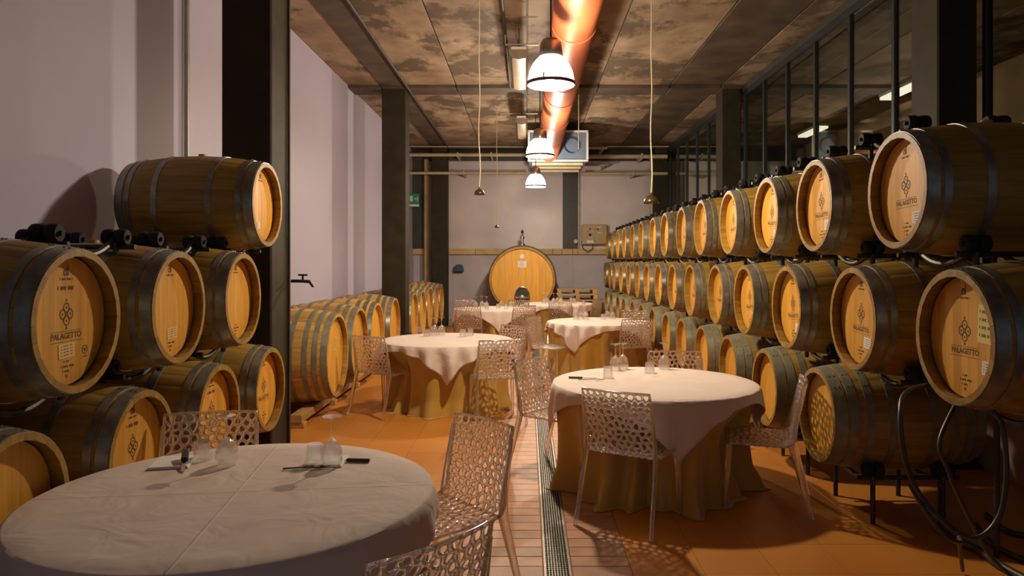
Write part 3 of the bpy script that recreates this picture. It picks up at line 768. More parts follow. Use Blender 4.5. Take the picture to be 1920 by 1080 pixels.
def lattice(s0, s1, cell_u, cell_s, seed, bar):
    rnd = random.Random(seed); pts = []
    rows = max(2, round((s1-s0)/cell_s)); W2 = 2*CWID
    cols = round(W2/cell_u)
    for r in range(rows):
        for c in range(cols+(r % 2)):
            pts.append((-CWID+(c+(0.5 if r % 2 == 0 else 0.0))*W2/cols+rnd.uniform(-0.34,0.34)*cell_u*(1 if 0 < c < cols else 0.3), s0+(r+0.5)*(s1-s0)/rows+rnd.uniform(-0.30,0.30)*cell_s))
    pts = [p for p in pts if -CWID-0.004 < p[0] < CWID+0.004]
    m = MB(); th = 0.0095
    def P(p, w): return chair_surf(p[0]/CWID, p[1], w)
    for poly in voronoi(pts, -CWID, CWID, s0, s1):
        n = len(poly); cx = sum(p[0] for p in poly)/n; cy = sum(p[1] for p in poly)/n
        # inset towards the centroid
        Q = []
        for p in poly:
            dx, dy = cx-p[0], cy-p[1]; d = math.hypot(dx, dy); k = min(0.62, bar/max(d, 1e-6)*1.25); Q.append((p[0]+dx*k, p[1]+dy*k))
        for i in range(n):
            j = (i+1) % n; h = (j+1) % n
            a, b = poly[i], poly[j]; qa, qb, qc = Q[i], Q[j], Q[h]; c = poly[h]
            def lerp(p, q, t): return (p[0]+(q[0]-p[0])*t, p[1]+(q[1]-p[1])*t)
            e1, e2 = lerp(a, b, .25), lerp(a, b, .75); f1 = lerp(b, c, .25)
            g1, g2 = lerp(qa, qb, .25), lerp(qa, qb, .75); h1 = lerp(qb, qc, .25)
            for sg in (1, -1):
                m.add([P(e1, sg*th*.8), P(e2, sg*th*.8), P(g2, sg*th*.35), P(g1, sg*th*.35)], [(0,1,2,3) if sg > 0 else (3,2,1,0)])
                m.add([P(e2, sg*th*.8), P(b, sg*th*1.25), P(f1, sg*th*.8), P(h1, sg*th*.35), P(g2, sg*th*.35)], [(0,1,2,3,4) if sg > 0 else (4,3,2,1,0)])
            m.add([P(g1, th*.35), P(g2, th*.35), P(g2, -th*.35), P(g1, -th*.35)], [(0,1,2,3)])
            m.add([P(g2, th*.35), P(h1, th*.35), P(h1, -th*.35), P(g2, -th*.35)], [(0,1,2,3)])
            def on(p, q): return (abs(p[0]-q[0]) < 1e-7 and abs(abs(p[0])-CWID) < 1e-6) or (abs(p[1]-q[1]) < 1e-7 and (abs(p[1]-s0) < 1e-6 or abs(p[1]-s1) < 1e-6))
            if on(a, b):
                for t0, t1 in ((0,.25),(.25,.75),(.75,1)):
                    p, q = lerp(a, b, t0), lerp(a, b, t1); hp, hq = th*(1.25 if t0 == 0 else .8), th*(1.25 if t1 == 1 else .8); m.add([P(p, hp), P(q, hq), P(q, -hq), P(p, -hp)], [(0,1,2,3)])
    return m, P
ST = SEAT_L+BEND+BACK_L; SB = SEAT_L+0.03
mb_, P_ = lattice(SB, ST, 0.047, 0.041, 5, 0.0085)
rim = [(-CWID, SB+(ST-SB)*k/16) for k in range(17)]+[(-CWID+2*CWID*k/10, ST) for k in range(1, 10)]+[(CWID, ST-(ST-SB)*k/16) for k in range(17)]
mb_.tube([P_(p, 0) for p in rim], 0.008, 6)
ME_back = mb_.mesh('backrest', M_acrylic, True, True, 2.0)
ms_, P_ = lattice(0.0, SB, 0.050, 0.044, 9, 0.0095)
rim = [(-CWID, SB-SB*k/10) for k in range(11)]+[(-CWID+2*CWID*k/10, 0.0) for k in range(1, 10)]+[(CWID, SB*k/10) for k in range(11)]
ms_.tube([P_(p, 0) for p in rim], 0.008, 6)
ME_seat = ms_.mesh('seat', M_acrylic, True, True, 2.0)
def leg_mesh(pts, wid):
    m = MB(); n = len(pts)
    for (x, y, z), (wx, wy) in zip(pts, wid):
        for sx, sy in ((-1,-.6),(-.6,-1),(.6,-1),(1,-.6),(1,.6),(.6,1),(-.6,1),(-1,.6)): m.v.append((x+sx*wx, y+sy*wy, z))
    for i in range(n-1):
        for k in range(8): m.f.append((i*8+k, i*8+(k+1) % 8, (i+1)*8+(k+1) % 8, (i+1)*8+k))
    m.f += [tuple(range(8))[::-1], tuple((n-1)*8+k for k in range(8))]
    return m.mesh('leg', M_acrylic, True)
LEGS = []
for sx in (-1, 1):
    LEGS.append(leg_mesh([(sx*0.236,0.205,0.0),(sx*0.228,0.19,0.25),(sx*0.222,0.18,0.436)], [(0.011,0.012),(0.015,0.017),(0.020,0.022)]))
    LEGS.append(leg_mesh([(sx*0.252,-0.330,0.0),(sx*0.243,-0.265,0.25),(sx*0.236,-0.215,0.44),(sx*0.232,-0.225,0.55),(sx*0.232,-0.270,0.80)], [(0.011,0.013),(0.012,0.020),(0.011,0.026),(0.009,0.020),(0.007,0.009)]))
def chair(x, y, fx, fy, label):
    t = empty('lattice_chair', (x, y, 0), math.atan2(fy, fx)-PI/2); tag(t, label, 'chair', 'clear lattice chairs')
    place('seat', ME_seat, t); place('backrest', ME_back, t)
    for m in LEGS: place('leg', m, t)
    return t

for c in CHAIRS: chair(*c)

# ---------------------------------------------------------------- tableware
ZT = TZ+0.0045
WG = MB().lathe([(0.041,0.0),(0.047,0.035),(0.046,0.065),(0.036,0.095),(0.018,0.112),(0.006,0.122),(0.0045,0.14),(0.0045,0.20),(0.012,0.208),(0.040,0.214),(0.041,0.217),(0.0,0.2175),(0.0,0.212),(0.0,0.118),(0.012,0.111),(0.033,0.093),(0.0440,0.064),(0.0452,0.035),(0.0395,0.0),(0.041,0.0)], 28).mesh('wine_glass', M_glass)
TB = MB().lathe([(0.042,0.0),(0.034,0.082),(0.033,0.086),(0.0,0.086),(0.0,0.074),(0.031,0.074),(0.040,0.0),(0.042,0.0)], 24).mesh('tumbler', M_glass)
def wine(px, py, label):
    x, y, z = at(px, py, ZT); o = place('wine_glass', WG, None, (x, y, z), (0,0,random.uniform(0,6))); tag(o, label, 'wine glass', 'upturned wine glasses')
def tumbler(px, py, label):
    x, y, z = at(px, py, ZT); o = place('tumbler', TB, None, (x, y, z), (0,0,random.uniform(0,6))); tag(o, label, 'tumbler', 'upturned tumblers')
def knife(px, py, ang, label, k=1.0):
    x, y, z = at(px, py, ZT+0.003); t = empty('table_knife', (x, y, z+(0.016 if k > 1 else 0)), rot=(0, 0.16 if k > 1 else 0, math.radians(ang))); tag(t, label, 'knife', 'black-handled knives')
    MB().cbox(-0.105, 0.0, -0.0095*k, 0.0095*k, -0.003, 0.011*k, 0.003).build('handle', M_handle, t, smooth=False)
    b = MB(); P = [(0.0,-0.006),(0.06,-0.009),(0.105,-0.005),(0.12,0.004),(0.10,0.007),(0.0,0.006)]
    b.v = [(x_, y_, 0.001) for x_, y_ in P]+[(x_, y_, 0.003) for x_, y_ in P]
    n = len(P); b.f = [tuple(range(n))[::-1], tuple(range(n, 2*n))]+[(i, (i+1) % n, n+(i+1) % n, n+i) for i in range(n)]
    b.build('blade', M_blade, t, smooth=False)
def fork(px, py, ang, label):
    x, y, z = at(px, py, ZT+0.004); t = empty('table_fork', (x, y, z), math.radians(ang)); tag(t, label, 'fork', 'table forks')
    MB().tube([(-0.11,0,0),(-0.04,0,0.003),(0.02,0,0.006)], [0.0045,0.003,0.003], 6).build('handle', M_blade, t)
    MB().cbox(0.015, 0.045, -0.011, 0.011, 0.004, 0.0065, 0.001).build('neck', M_blade, t, smooth=False)
    for k in range(4): MB().tube([(0.043,-0.009+k*0.006,0.005),(0.07,-0.009+k*0.006,0.004),(0.09,-0.009+k*0.006,0.008)], [0.0018,0.0016,0.0008], 5).build('tine', M_blade, t)
def napkin(px, py, ang, w, d, label):
    x, y, z = at(px, py, ZT); t = MB()
    for i in range(3): t.cbox(-w/2+i*0.004, w/2-i*0.003, -d/2+i*0.003, d/2-i*0.004, 0.0001+i*0.0032, 0.0030+i*0.0032, 0.0006)
    o = t.build('napkin', M_napkin, None, (x, y, z), (0,0,math.radians(ang)), smooth=False); tag(o, label, 'napkin', 'folded napkins')
# front left table
napkin(325, 868, 12, 0.17, 0.20, 'white folded napkin left of the tumbler on the front left table')
knife(346, 872, -68, 'black-handled knife lying across the left napkin on the front left table', 1.5)
tumbler(379, 861, 'upturned tumbler beside the left napkin on the front left table')
wine(425, 871, 'upturned wine glass at the left setting of the front left table')
napkin(612, 866, 2, 0.17, 0.17, 'white folded napkin under the glasses at the back of the front left table')
fork(580, 877, 8, 'fork lying on the right napkin of the front left table')
knife(650, 864, 176, 'black-handled knife lying on the right napkin of the front left table')
tumbler(590, 868, 'upturned tumbler on the right napkin of the front left table')
wine(622, 873, 'upturned wine glass on the right napkin of the front left table')
# front right table
knife(1092, 709, -8, 'black-handled knife at the left edge of the front right table')
fork(1112, 712, -10, 'fork beside the knife on the front right table')
tumbler(1140, 708, 'upturned tumbler left of the wine glasses on the front right table')
wine(1154, 694, 'left one of the paired upturned wine glasses on the front right table')
wine(1168, 692, 'right one of the paired upturned wine glasses on the front right table')
tumbler(1218, 699, 'upturned tumbler in the middle of the front right table')
wine(1245, 692, 'upturned wine glass before the chair back on the front right table')
# middle left table
knife(772, 626, -6, 'black-handled knife at the back of the middle left table')
tumbler(786, 624, 'leftmost upturned tumbler on the middle left table')
tumbler(801, 630, 'upturned tumbler left of the wine glasses on the middle left table')
wine(814, 628, 'left upturned wine glass on the middle left table')
wine(828, 628, 'second upturned wine glass from the left on the middle left table')
tumbler(868, 631, 'upturned tumbler right of centre on the middle left table')
tumbler(882, 629, 'rightmost upturned tumbler on the middle left table')
# middle right table
for px, py, k, lab in ((1080,600,'t','leftmost upturned tumbler on the middle right table'),(1089,598,'w','left one of the two near upturned wine glasses on the middle right table'),(1098,599,'w','right one of the two near upturned wine glasses on the middle right table'),
                       (1131,599,'t','upturned tumbler right of centre on the middle right table'),(1139,597,'w','upturned wine glass beside the right tumbler on the middle right table'),(1149,598,'w','rightmost upturned wine glass on the middle right table')):
    (tumbler if k == 't' else wine)(px, py, lab)
# far tables
for px, py, k, lab in ((892,577,'w','leftmost upturned wine glass on the far left table'),(904,576,'w','second upturned wine glass from the left on the far left table'),(912,577,'w','third upturned wine glass from the left on the far left table'),
                       (913,581,'t','upturned tumbler under the third wine glass on the far left table'),(934,578,'t','upturned tumbler in the middle of the far left table'),(940,576,'w','upturned wine glass in the middle of the far left table'),
                       (958,576,'w','rightmost upturned wine glass on the far left table'),(949,579,'t','rightmost upturned tumbler on the far left table'),
                       (1020,569,'w','leftmost upturned wine glass on the farthest table'),(1026,568,'w','second upturned wine glass from the left on the farthest table'),(1038,569,'w','third upturned wine glass from the left on the farthest table'),
                       (1045,568,'w','fourth upturned wine glass from the left on the farthest table'),(1052,569,'w','fifth upturned wine glass from the left on the farthest table'),(1071,568,'w','sixth upturned wine glass from the left on the farthest table'),
                       (1077,569,'w','rightmost upturned wine glass on the farthest table'),(1031,571,'t','left upturned tumbler on the farthest table'),(1094,571,'t','right upturned tumbler on the farthest table')):
    (tumbler if k == 't' else wine)(px, py, lab)

# ---------------------------------------------------------------- lamps, duct, pipes, cords
def lamp(x, y, z, label):
    t = empty('pendant_lamp', (x, y, z)); tag(t, label, 'pendant lamp', 'lit dome pendants')
    MB().lathe([(0.205,0.0),(0.200,0.06),(0.186,0.115),(0.160,0.170),(0.125,0.215),(0.098,0.240)], 40).build('dome', M_lampglow, t)
    MB().lathe([(0.205,-0.012),(0.213,-0.012),(0.214,0.016),(0.205,0.016),(0.205,-0.012)], 40).build('rim_ring', M_ring, t)
    MB().lathe([(0.0,-0.010),(0.204,-0.008),(0.204,-0.004),(0.0,-0.006)], 40).build('cover_glass', M_lampcover, t)
    h = MB().lathe([(0.098,0.235),(0.104,0.245),(0.100,0.290),(0.092,0.36),(0.07,0.39),(0.02,0.40),(0.0,0.40)], 24).build('housing', M_galv, t)
    MB().tube([(0.0,0,0.40),(0,0,ZC-z)], 0.008, 8).build('suspension_rod', M_thin, t)
    for a in (0.25, 2.3, 4.4): MB().cbox(-0.008,0.008,-0.006,0.006,-0.016,0.05,0.002, Matrix.Rotation(a,4,'Z') @ Matrix.Translation((0.213,0,0))).build('clip', M_ring, t, smooth=False)
    MB().lathe([(0.0,0.06),(0.04,0.075),(0.055,0.12),(0.045,0.17),(0.025,0.21),(0.02,0.25)], 16).build('bulb', M_bulb, t)
    ld = bpy.data.lights.new('lamp_light', 'POINT'); ld.energy = LAMP_W; ld.color = LAMP_COL; ld.shadow_soft_size = 0.075
    lo = bpy.data.objects.new('lamp_light', ld); COL.objects.link(lo); lo.parent = t; lo.location = (0, 0, 0.03)
lamp(0.21, 6.3, 3.20, 'lit white dome pendant lamp nearest the viewer')
lamp(0.19, 10.5, 3.19, 'lit white dome pendant lamp in the middle of the row')
lamp(0.175, 14.5, 3.16, 'lit white dome pendant lamp farthest down the room')

d = empty('ventilation_duct', (0.46, 3.0, 3.98)); tag(d, 'copper-orange round ventilation duct running along the ceiling', 'duct')
y0 = 3.0; seg = [3.0, 5.0, 7.0, 9.0, 9.9, 11.6, 13.3, 15.2]
for a, b in zip(seg, seg[1:]):
    Mx = Matrix.Translation((0, a-3.0, 0)) @ Matrix.Rotation(-PI/2, 4, 'X')
    MB().lathe([(0.222,0.0),(0.222,b-a)], 36, Mx).build('duct_length', M_duct, d)
    MB().lathe([(0.222,b-a-0.03),(0.229,b-a-0.025),(0.229,b-a-0.006),(0.222,b-a)], 36, Mx).build('joint_band', M_duct, d)
for yy in (5.0, 9.0, 13.3): MB().tube([(0,yy-3.0,0.22),(0,yy-3.0,0.64)], 0.006, 6).build('hanger', M_thin, d)
u = empty('air_handling_unit', (0.66, 16.2, 3.78)); tag(u, 'blue-grey air handling unit hung below the ceiling at the end of the duct', 'ventilation unit')
MB().cbox(-0.62, 0.62, -0.98, 0.98, 0.0, 0.62, 0.01).build('casing', M_unit, u, smooth=False)
for x0, x1, z0, z1 in ((-0.64,0.64,-0.02,0.02),(-0.64,0.64,0.60,0.64),(-0.64,-0.60,0,0.62),(0.60,0.64,0,0.62)):
    MB().cbox(x0, x1, -1.0, -0.96, z0, z1, 0.004).build('edge_frame', M_white, u, smooth=False)
for yy in (-0.6, 0.0, 0.6): MB().cbox(-0.55, 0.55, yy-0.04, yy+0.04, -0.05, 0.0, 0.005).build('base_rail', M_pipe, u, smooth=False)
MB().lathe([(0.15,0.0),(0.165,0.0),(0.165,0.02),(0.15,0.02)], 28, Matrix.Translation((0.28,-0.99,0.30)) @ Matrix.Rotation(PI/2,4,'X')).build('port_ring', M_unit, u)
for xx in (-0.5, 0.5): MB().tube([(xx,0,0.62),(xx,0,0.82)], 0.01, 6).build('hanger', M_thin, u)

def pipe(pts, r, mat, label, cat='pipe', name='pipe', group=None, brackets=()):
    t = empty(name, pts[0]); tag(t, label, cat, group); p0 = Vector(pts[0])
    MB().tube([Vector(p)-p0 for p in pts], r, 10).build('run', mat, t)
    for b in brackets:
        b = Vector(b)-p0; MB().cbox(b.x-r*0.5, b.x+r*0.5, b.y-r*1.2, max(b.y+r*1.4, YB-0.1-p0.y), b.z-r*1.3, b.z+r*1.3, 0.004).build('bracket', mat, t, smooth=False)
    return t
pipe([(-2.98,18.2,4.34),(0.02,18.2,4.34)], 0.045, M_pipe, 'thick cream pipe below the ceiling at the left of the back wall', group='pipes across the back wall', brackets=((-1.75,18.2,4.34),(-0.9,18.2,4.34)))
pipe([(-3.0,18.2,3.88),(0.0,18.2,3.88)], 0.038, M_pipe, 'lower cream pipe crossing the left of the back wall', group='pipes across the back wall', brackets=((-1.6,18.2,3.88),))
pipe([(1.42,18.2,4.30),(3.55,18.2,4.30)], 0.055, M_pipe, 'thick cream pipe below the ceiling at the right of the back wall', group='pipes across the back wall', brackets=((2.9,18.2,4.30),))
pipe([(1.32,18.2,3.87),(3.55,18.2,3.87)], 0.042, M_pipe, 'lower cream pipe crossing the right of the back wall', group='pipes across the back wall', brackets=((2.7,18.2,3.87),))
pipe([(1.36,18.15,4.08),(2.05,18.15,4.08)], 0.03, M_conduit, 'short grey pipe stub with a valve beside the air handling unit', group='pipes across the back wall', brackets=((1.95,18.15,4.08),))
pipe([(1.38,18.0,4.50),(2.0,18.0,4.48)], 0.04, M_pipe, 'short cream pipe stub just under the ceiling at the back', group='pipes across the back wall', brackets=((1.9,18.0,4.48),))
pipe([(-3.0,18.0,4.52),(0.0,18.0,4.51)], 0.014, M_pipe, 'thin cream pipe just under the ceiling at the back left', group='pipes across the back wall')
pipe([(2.0,18.0,4.52),(3.55,18.0,4.52)], 0.014, M_pipe, 'thin cream pipe just under the ceiling at the back right', group='pipes across the back wall')
pipe([(3.22,18.6,1.98),(3.22,18.6,4.3)], 0.05, M_pipe, 'vertical cream pipe on the back wall behind the barrel stack')
pipe([(-2.62,18.75,0.3),(-2.62,18.75,4.3)], 0.065, M_ledge, 'vertical tan pipe on the back wall left of the dark column')
pipe([(1.37,18.85,1.98),(1.37,18.85,4.3)], 0.018, M_conduit, 'thin grey conduit beside the dark pilaster above the fuse cabinet')
pipe([(XL+0.035,6.28,2.1),(XL+0.035,6.28,ZC)], 0.022, M_conduit, 'thin grey conduit running up the left wall', brackets=())
pipe([(-2.025,6.13,0.03),(-2.025,6.13,ZC)], 0.012, M_thin, 'thin dark conduit clipped to the front left column')
pipe([(-0.27,3.0,4.50),(-0.27,11.9,4.50)], 0.018, M_thin, 'dark conduit running along the ceiling left of the duct', group='ceiling conduits')
pipe([(-1.98,3.0,4.53),(-1.98,18.0,4.53)], 0.02, M_thin, 'dark cable running along the ceiling above the left columns', group='ceiling conduits')
pipe([(-0.27,9.0,4.48),(-0.27,9.0,4.36),(0.14,9.0,4.36)], 0.012, M_conduit, 'bent grey conduit arm from the ceiling to the duct', group='ceiling conduits')
pipe([(-0.5,13.4,4.4),(0.2,13.4,4.4)], 0.010, M_conduit, 'thin grey conduit crossing the ceiling beyond the beam', group='ceiling conduits')
# tap on the column
tp = empty('pipe_tap', (-2.03, 6.2, 1.48)); tag(tp, 'small dark tap sticking out beside the front left column', 'tap')
MB().tube([(0,0,0),(0.10,0,0.0),(0.16,0,-0.005),(0.19,0,-0.05)], [0.014,0.014,0.016,0.012], 8).build('spout', M_rack, tp)
MB().tube([(0.10,0,0),(0.10,0,0.05)], 0.009, 6).build('stem', M_rack, tp)
MB().cbox(0.06,0.14,-0.01,0.01,0.045,0.06,0.003).build('handle', M_rack, tp, smooth=False)
# closed strip lights
def strip_light(x, y0, y1, w, z, label):
    t = empty('strip_light', (x, (y0+y1)/2, z)); tag(t, label, 'strip light', 'unlit strip lights'); h = (y1-y0)/2
    m = MB(); pr = [(-w/2,0.06),(-w/2,0.0),(-w*0.36,-0.045),(0,-0.06),(w*0.36,-0.045),(w/2,0.0),(w/2,0.06)]
    for yy in (-h, h):
        for a, b in pr: m.v.append((a, yy, b))
    n = len(pr); m.f = [(i, i+1, n+i+1, n+i) for i in range(n-1)]+[tuple(range(n)), tuple(range(n, 2*n))[::-1], (n-1, 0, n, 2*n-1)]
    m.build('diffuser', M_diff, t)
    MB().cbox(-w/2+0.02, w/2-0.02, -h+0.01, h-0.01, 0.05, 0.10, 0.005).build('casing', M_white, t, smooth=False)
    for yy in (-h*0.6, h*0.6): MB().tube([(0,yy,0.1),(0,yy,ZC-z)], 0.008, 6).build('hanger', M_thin, t)
strip_light(-0.10, 8.8, 10.4, 0.23, 4.18, 'unlit strip light left of the nearest pendant lamp')
strip_light(-0.10, 13.0, 14.6, 0.21, 4.18, 'unlit strip light beyond the ceiling beam')
# lit strip lights in the room beyond the glazed partition
M_stripglow = glow('lit_strip', (1.0,0.90,0.74), 1.3, 0.0)
for yy, lab in ((7.6,'lit strip light beyond the glass, nearest the viewer'),(11.4,'lit strip light beyond the glass, second from the viewer'),(15.0,'lit strip light beyond the glass, farthest from the viewer')):
    t = empty('strip_light', (5.95, yy, 4.32)); tag(t, lab, 'strip light', 'lit strip lights beyond the glass')
    MB().cbox(-0.10,0.10,-0.55,0.55,0.0,0.05,0.01).build('tube_cover', M_stripglow, t, smooth=False)
    MB().cbox(-0.11,0.11,-0.57,0.57,0.05,0.10,0.005).build('casing', M_white, t, smooth=False)
    for q in (-0.4, 0.4): MB().tube([(0,q,0.1),(0,q,ZC-4.32)], 0.008, 6).build('hanger', M_thin, t)
# hanging bells on cords
def bell(x, y, z, r, label, rod=0.0):
    t = empty('hanging_bell', (x, y, z)); tag(t, label, 'hanging bell', 'small dark bells on cords')
    MB().lathe([(r,0.0),(r*0.93,r*0.35),(r*0.70,r*0.75),(r*0.30,r*1.0),(0.012,r*1.08),(0.012,r*1.35),(0.0,r*1.35)], 24).build('shade', M_brass, t).modifiers.new('thick', 'SOLIDIFY').thickness = 0.003
    MB().lathe([(0.0,-0.02),(r*0.22,-0.01),(r*0.22,r*0.4),(0.0,r*0.6)], 12).build('clapper', M_white, t)
    n = 12; MB().tube([(0.012*math.sin(k*1.3)*(1-k/n), 0.0, r*1.35+(ZC-z-r*1.35)*k/n) for k in range(n+1)], 0.007, 6).build('cord', M_cord, t)
bell(-0.535, 8.1, 2.40, 0.062, 'small dark bell hanging on a pale cord left of the lamps')
bell(-0.58, 13.9, 2.30, 0.045, 'tiny dark bell hanging on a thin cord before the back wall')
bell(1.33, 7.7, 2.27, 0.085, 'larger dark bell hanging on a pale cord above the right barrels')
pipe([(0.72,10.0,1.9+1.3),(0.72,10.0,ZC)], 0.006, M_cord, 'pale cord hanging straight down right of the duct', 'cable', 'ceiling_cable')

# ---------------------------------------------------------------- back wall things
# big upright-headed cask
ck = empty('large_cask', (-0.115, 17.35, 0.0)); tag(ck, 'big round wooden cask with a steel hatch in front of the back wall', 'cask')
CR, CZ, CD = 0.815, 1.21, 1.15
for k in range(44):
    a0, a1 = 2*PI*(k-0.49)/44, 2*PI*(k+0.49)/44; m = MB()
    for yy, rr in ((0,CR-0.02),(CD*0.5,CR+0.03),(CD,CR-0.02)):
        for r, an in ((rr,a0),(rr,(a0+a1)/2),(rr,a1),(rr-0.05,a1),(rr-0.05,a0)): m.v.append((r*math.sin(an), yy, CZ+r*math.cos(an)))
    for i in range(2):
        for j in range(5): m.f.append((i*5+j, i*5+(j+1) % 5, (i+1)*5+(j+1) % 5, (i+1)*5+j))
    m.f += [(0,1,2,3,4), (14,13,12,11,10)]; m.build('stave', M_oak, ck)
for ya, yb in ((0.05,0.12),(0.22,0.28),(0.86,0.92),(1.03,1.10)):
    m = MB(); f = lambda q: CR-0.02+0.05*(1-(2*q/CD-1)**2)+0.004
    m.lathe([(f(ya),ya),(f(yb),yb)], 56, Matrix.Translation((0,0,CZ)) @ Matrix.Rotation(-PI/2,4,'X')); m.build('hoop', M_hoopdull, ck)
rh = CR-0.072; us = [-rh+2*rh*k/9 for k in range(10)]
for k in range(9):
    a0, a1 = us[k]+0.001, us[k+1]-0.001; pts = []
    for j in range(9):
        q = max(-rh*0.9999, min(rh*0.9999, a0+(a1-a0)*j/8)); pts.append((q, math.sqrt(rh*rh-q*q)))
    Pp = pts+[(q, -v) for q, v in reversed(pts)]; n = len(Pp); b = MB()
    b.v = [(p, 0.05, CZ+v) for p, v in Pp]+[(p, 0.09, CZ+v) for p, v in Pp]
    b.f = [tuple(range(n)), tuple(range(n,2*n))[::-1]]+[(i, (i+1) % n, n+(i+1) % n, n+i) for i in range(n)]
    b.build('head_board', M_head, ck, smooth=False)
ht = MB().lathe([(0.0,0.0),(0.16,0.0),(0.19,0.012),(0.19,0.03),(0.0,0.03)], 32, Matrix.Translation((0,0.045,CZ-0.42)) @ Matrix.Diagonal((1,1,1.35,1)) @ Matrix.Rotation(PI/2,4,'X')).build('hatch', M_rack, ck)
MB().tube([(0.175*math.sin(2*PI*k/32), 0.012, CZ-0.42+0.24*math.cos(2*PI*k/32)) for k in range(32)], 0.018, 8, closed=True).build('hatch_rim', M_steel, ht)
MB().cbox(-0.16,0.16,-0.02,0.01,CZ-0.46,CZ-0.41,0.006).build('clamp_bar', M_steel, ht, smooth=False)
MB().tube([(0,-0.02,CZ-0.435),(0,-0.10,CZ-0.435)], 0.02, 10).build('screw', M_steel, ht)
MB().lathe([(0.0,-0.02),(0.06,-0.015),(0.07,0.0),(0.06,0.015),(0.0,0.02)], 16, Matrix.Translation((0,-0.10,CZ-0.435)) @ Matrix.Rotation(PI/2,4,'X')).build('hand_knob', M_steel, ht)
MB().tube([(0,0.0,CZ-0.60),(0,-0.12,CZ-0.60),(0,-0.14,CZ-0.66)], [0.03,0.028,0.022], 10).build('drain_tap', M_steel, ht)
MB().lathe([(0.0,0.0),(0.052,0.0),(0.052,0.003),(0.0,0.003)], 20, Matrix.Translation((0.0,0.050,CZ+0.56)) @ Matrix.Rotation(PI/2,4,'X')).build('round_sticker', M_paper, ck)
lb = MB().cbox(-0.10,0.10,0.044,0.049,CZ+0.29,CZ+0.44,0.001).build('paper_label', M_paper, ck, smooth=False)
tl = MB()
for r in range(4): tl.box(-0.08, 0.03+0.012*r, 0.0425, 0.0435, CZ+0.41-r*0.03, CZ+0.418-r*0.03)
tl.build('typed_lines', M_type, lb, smooth=False)
MB().lathe([(0.0,0.0),(0.07,0.0),(0.07,0.04),(0.035,0.06),(0.035,0.16),(0.055,0.17),(0.055,0.22),(0.028,0.24),(0.028,0.31),(0.045,0.33),(0.02,0.38),(0.0,0.40)], 18, Matrix.Translation((0.0,0.55,CZ+CR+0.02))).build('airlock_valve', M_steel, ck)
for yy in (0.25, 0.9):
    m = MB(); pts = [(-0.62,0.0),(0.62,0.0)]+[(0.62*math.cos(k*PI/10)*1.0, max(0.12, CZ-math.sqrt(max(0, (CR+0.03)**2-(0.62*math.cos(k*PI/10))**2)))) for k in range(11)]
    n = len(pts); m.v = [(p, yy-0.06, v) for p, v in pts]+[(p, yy+0.06, v) for p, v in pts]
    m.f = [tuple(range(n))[::-1], tuple(range(n,2*n))]+[(i, (i+1) % n, n+(i+1) % n, n+i) for i in range(n)]; m.build('saddle', M_beam, ck, smooth=False)
# pallets
def pallet(x, y, z, label):
    t = empty('wooden_pallet', (x, y, z)); tag(t, label, 'pallet', 'stacked pallets by the cask')
    for k in range(5): MB().cbox(-0.5,0.5,-0.4+k*0.17,-0.28+k*0.17,0.118,0.14,0.003).build('deck_board', M_pallet, t, smooth=False)
    for xx in (-0.43,0.0,0.43): MB().cbox(xx-0.05,xx+0.05,-0.4,0.4,0.02,0.118,0.004).build('bearer', M_pallet, t, smooth=False)
    for k in range(3): MB().cbox(-0.5,0.5,-0.4+k*0.35,-0.3+k*0.35,0.0,0.02,0.003).build('foot_board', M_pallet, t, smooth=False)
for k in range(7): pallet(1.22+0.01*(k % 3), 17.9, 0.14*k, 'wooden pallet in the stack right of the big cask, %s from the floor' % ORD[k])
# fuse cabinet
fc = empty('control_cabinet', (1.76, 18.705, 2.09)); tag(fc, 'beige electrical control cabinet on the back wall above the ledge', 'cabinet')
MB().cbox(-0.33,0.33,0,0.2,0,0.52,0.012).build('body', M_box, fc, smooth=False)
dr_ = MB().cbox(-0.31,0.31,-0.015,0.0,0.02,0.50,0.005).build('door', M_box, fc, smooth=False)
for x, z, r, mt in ((-0.12,0.40,0.018,M_black),(-0.18,0.33,0.013,M_black),(-0.12,0.25,0.035,M_black),(-0.06,0.33,0.02,M_white),(0.0,0.39,0.016,M_thin),(0.08,0.39,0.022,M_black),(0.0,0.09,0.015,M_thin)):
    MB().lathe([(0.0,0.0),(r,0.0),(r*0.9,0.025),(0.0,0.028)], 12, Matrix.Translation((x,-0.015,z)) @ Matrix.Rotation(PI/2,4,'X')).build('button', mt, dr_)
for x0, x1, z0, z1 in ((-0.20,-0.03,0.03,0.11),(0.06,0.17,0.44,0.46),(0.07,0.17,0.29,0.31),(-0.16,-0.05,0.17,0.185)):
    MB().box(x0,x1,-0.018,-0.015,z0,z1).build('label_plate', M_paper, dr_, smooth=False)
pipe([(1.42,18.80,2.18),(1.45,18.78,2.00),(1.58,18.78,1.90),(1.70,18.78,1.97),(1.72,18.80,2.09)], 0.012, M_thin, 'dark cable looping under the control cabinet', 'cable', 'cable')
sk_ = empty('wall_spotlight', (1.27, 18.82, 2.17)); tag(sk_, 'small white spotlight on the wall left of the control cabinet', 'spotlight')
MB().lathe([(0.0,0.0),(0.03,0.0),(0.055,0.07),(0.05,0.075),(0.0,0.05)], 14, Matrix.Rotation(PI/2,4,'X')).build('reflector', M_white, sk_)
MB().tube([(0,0.02,0),(0.08,0.05,0.02)], 0.012, 6).build('arm', M_white, sk_)
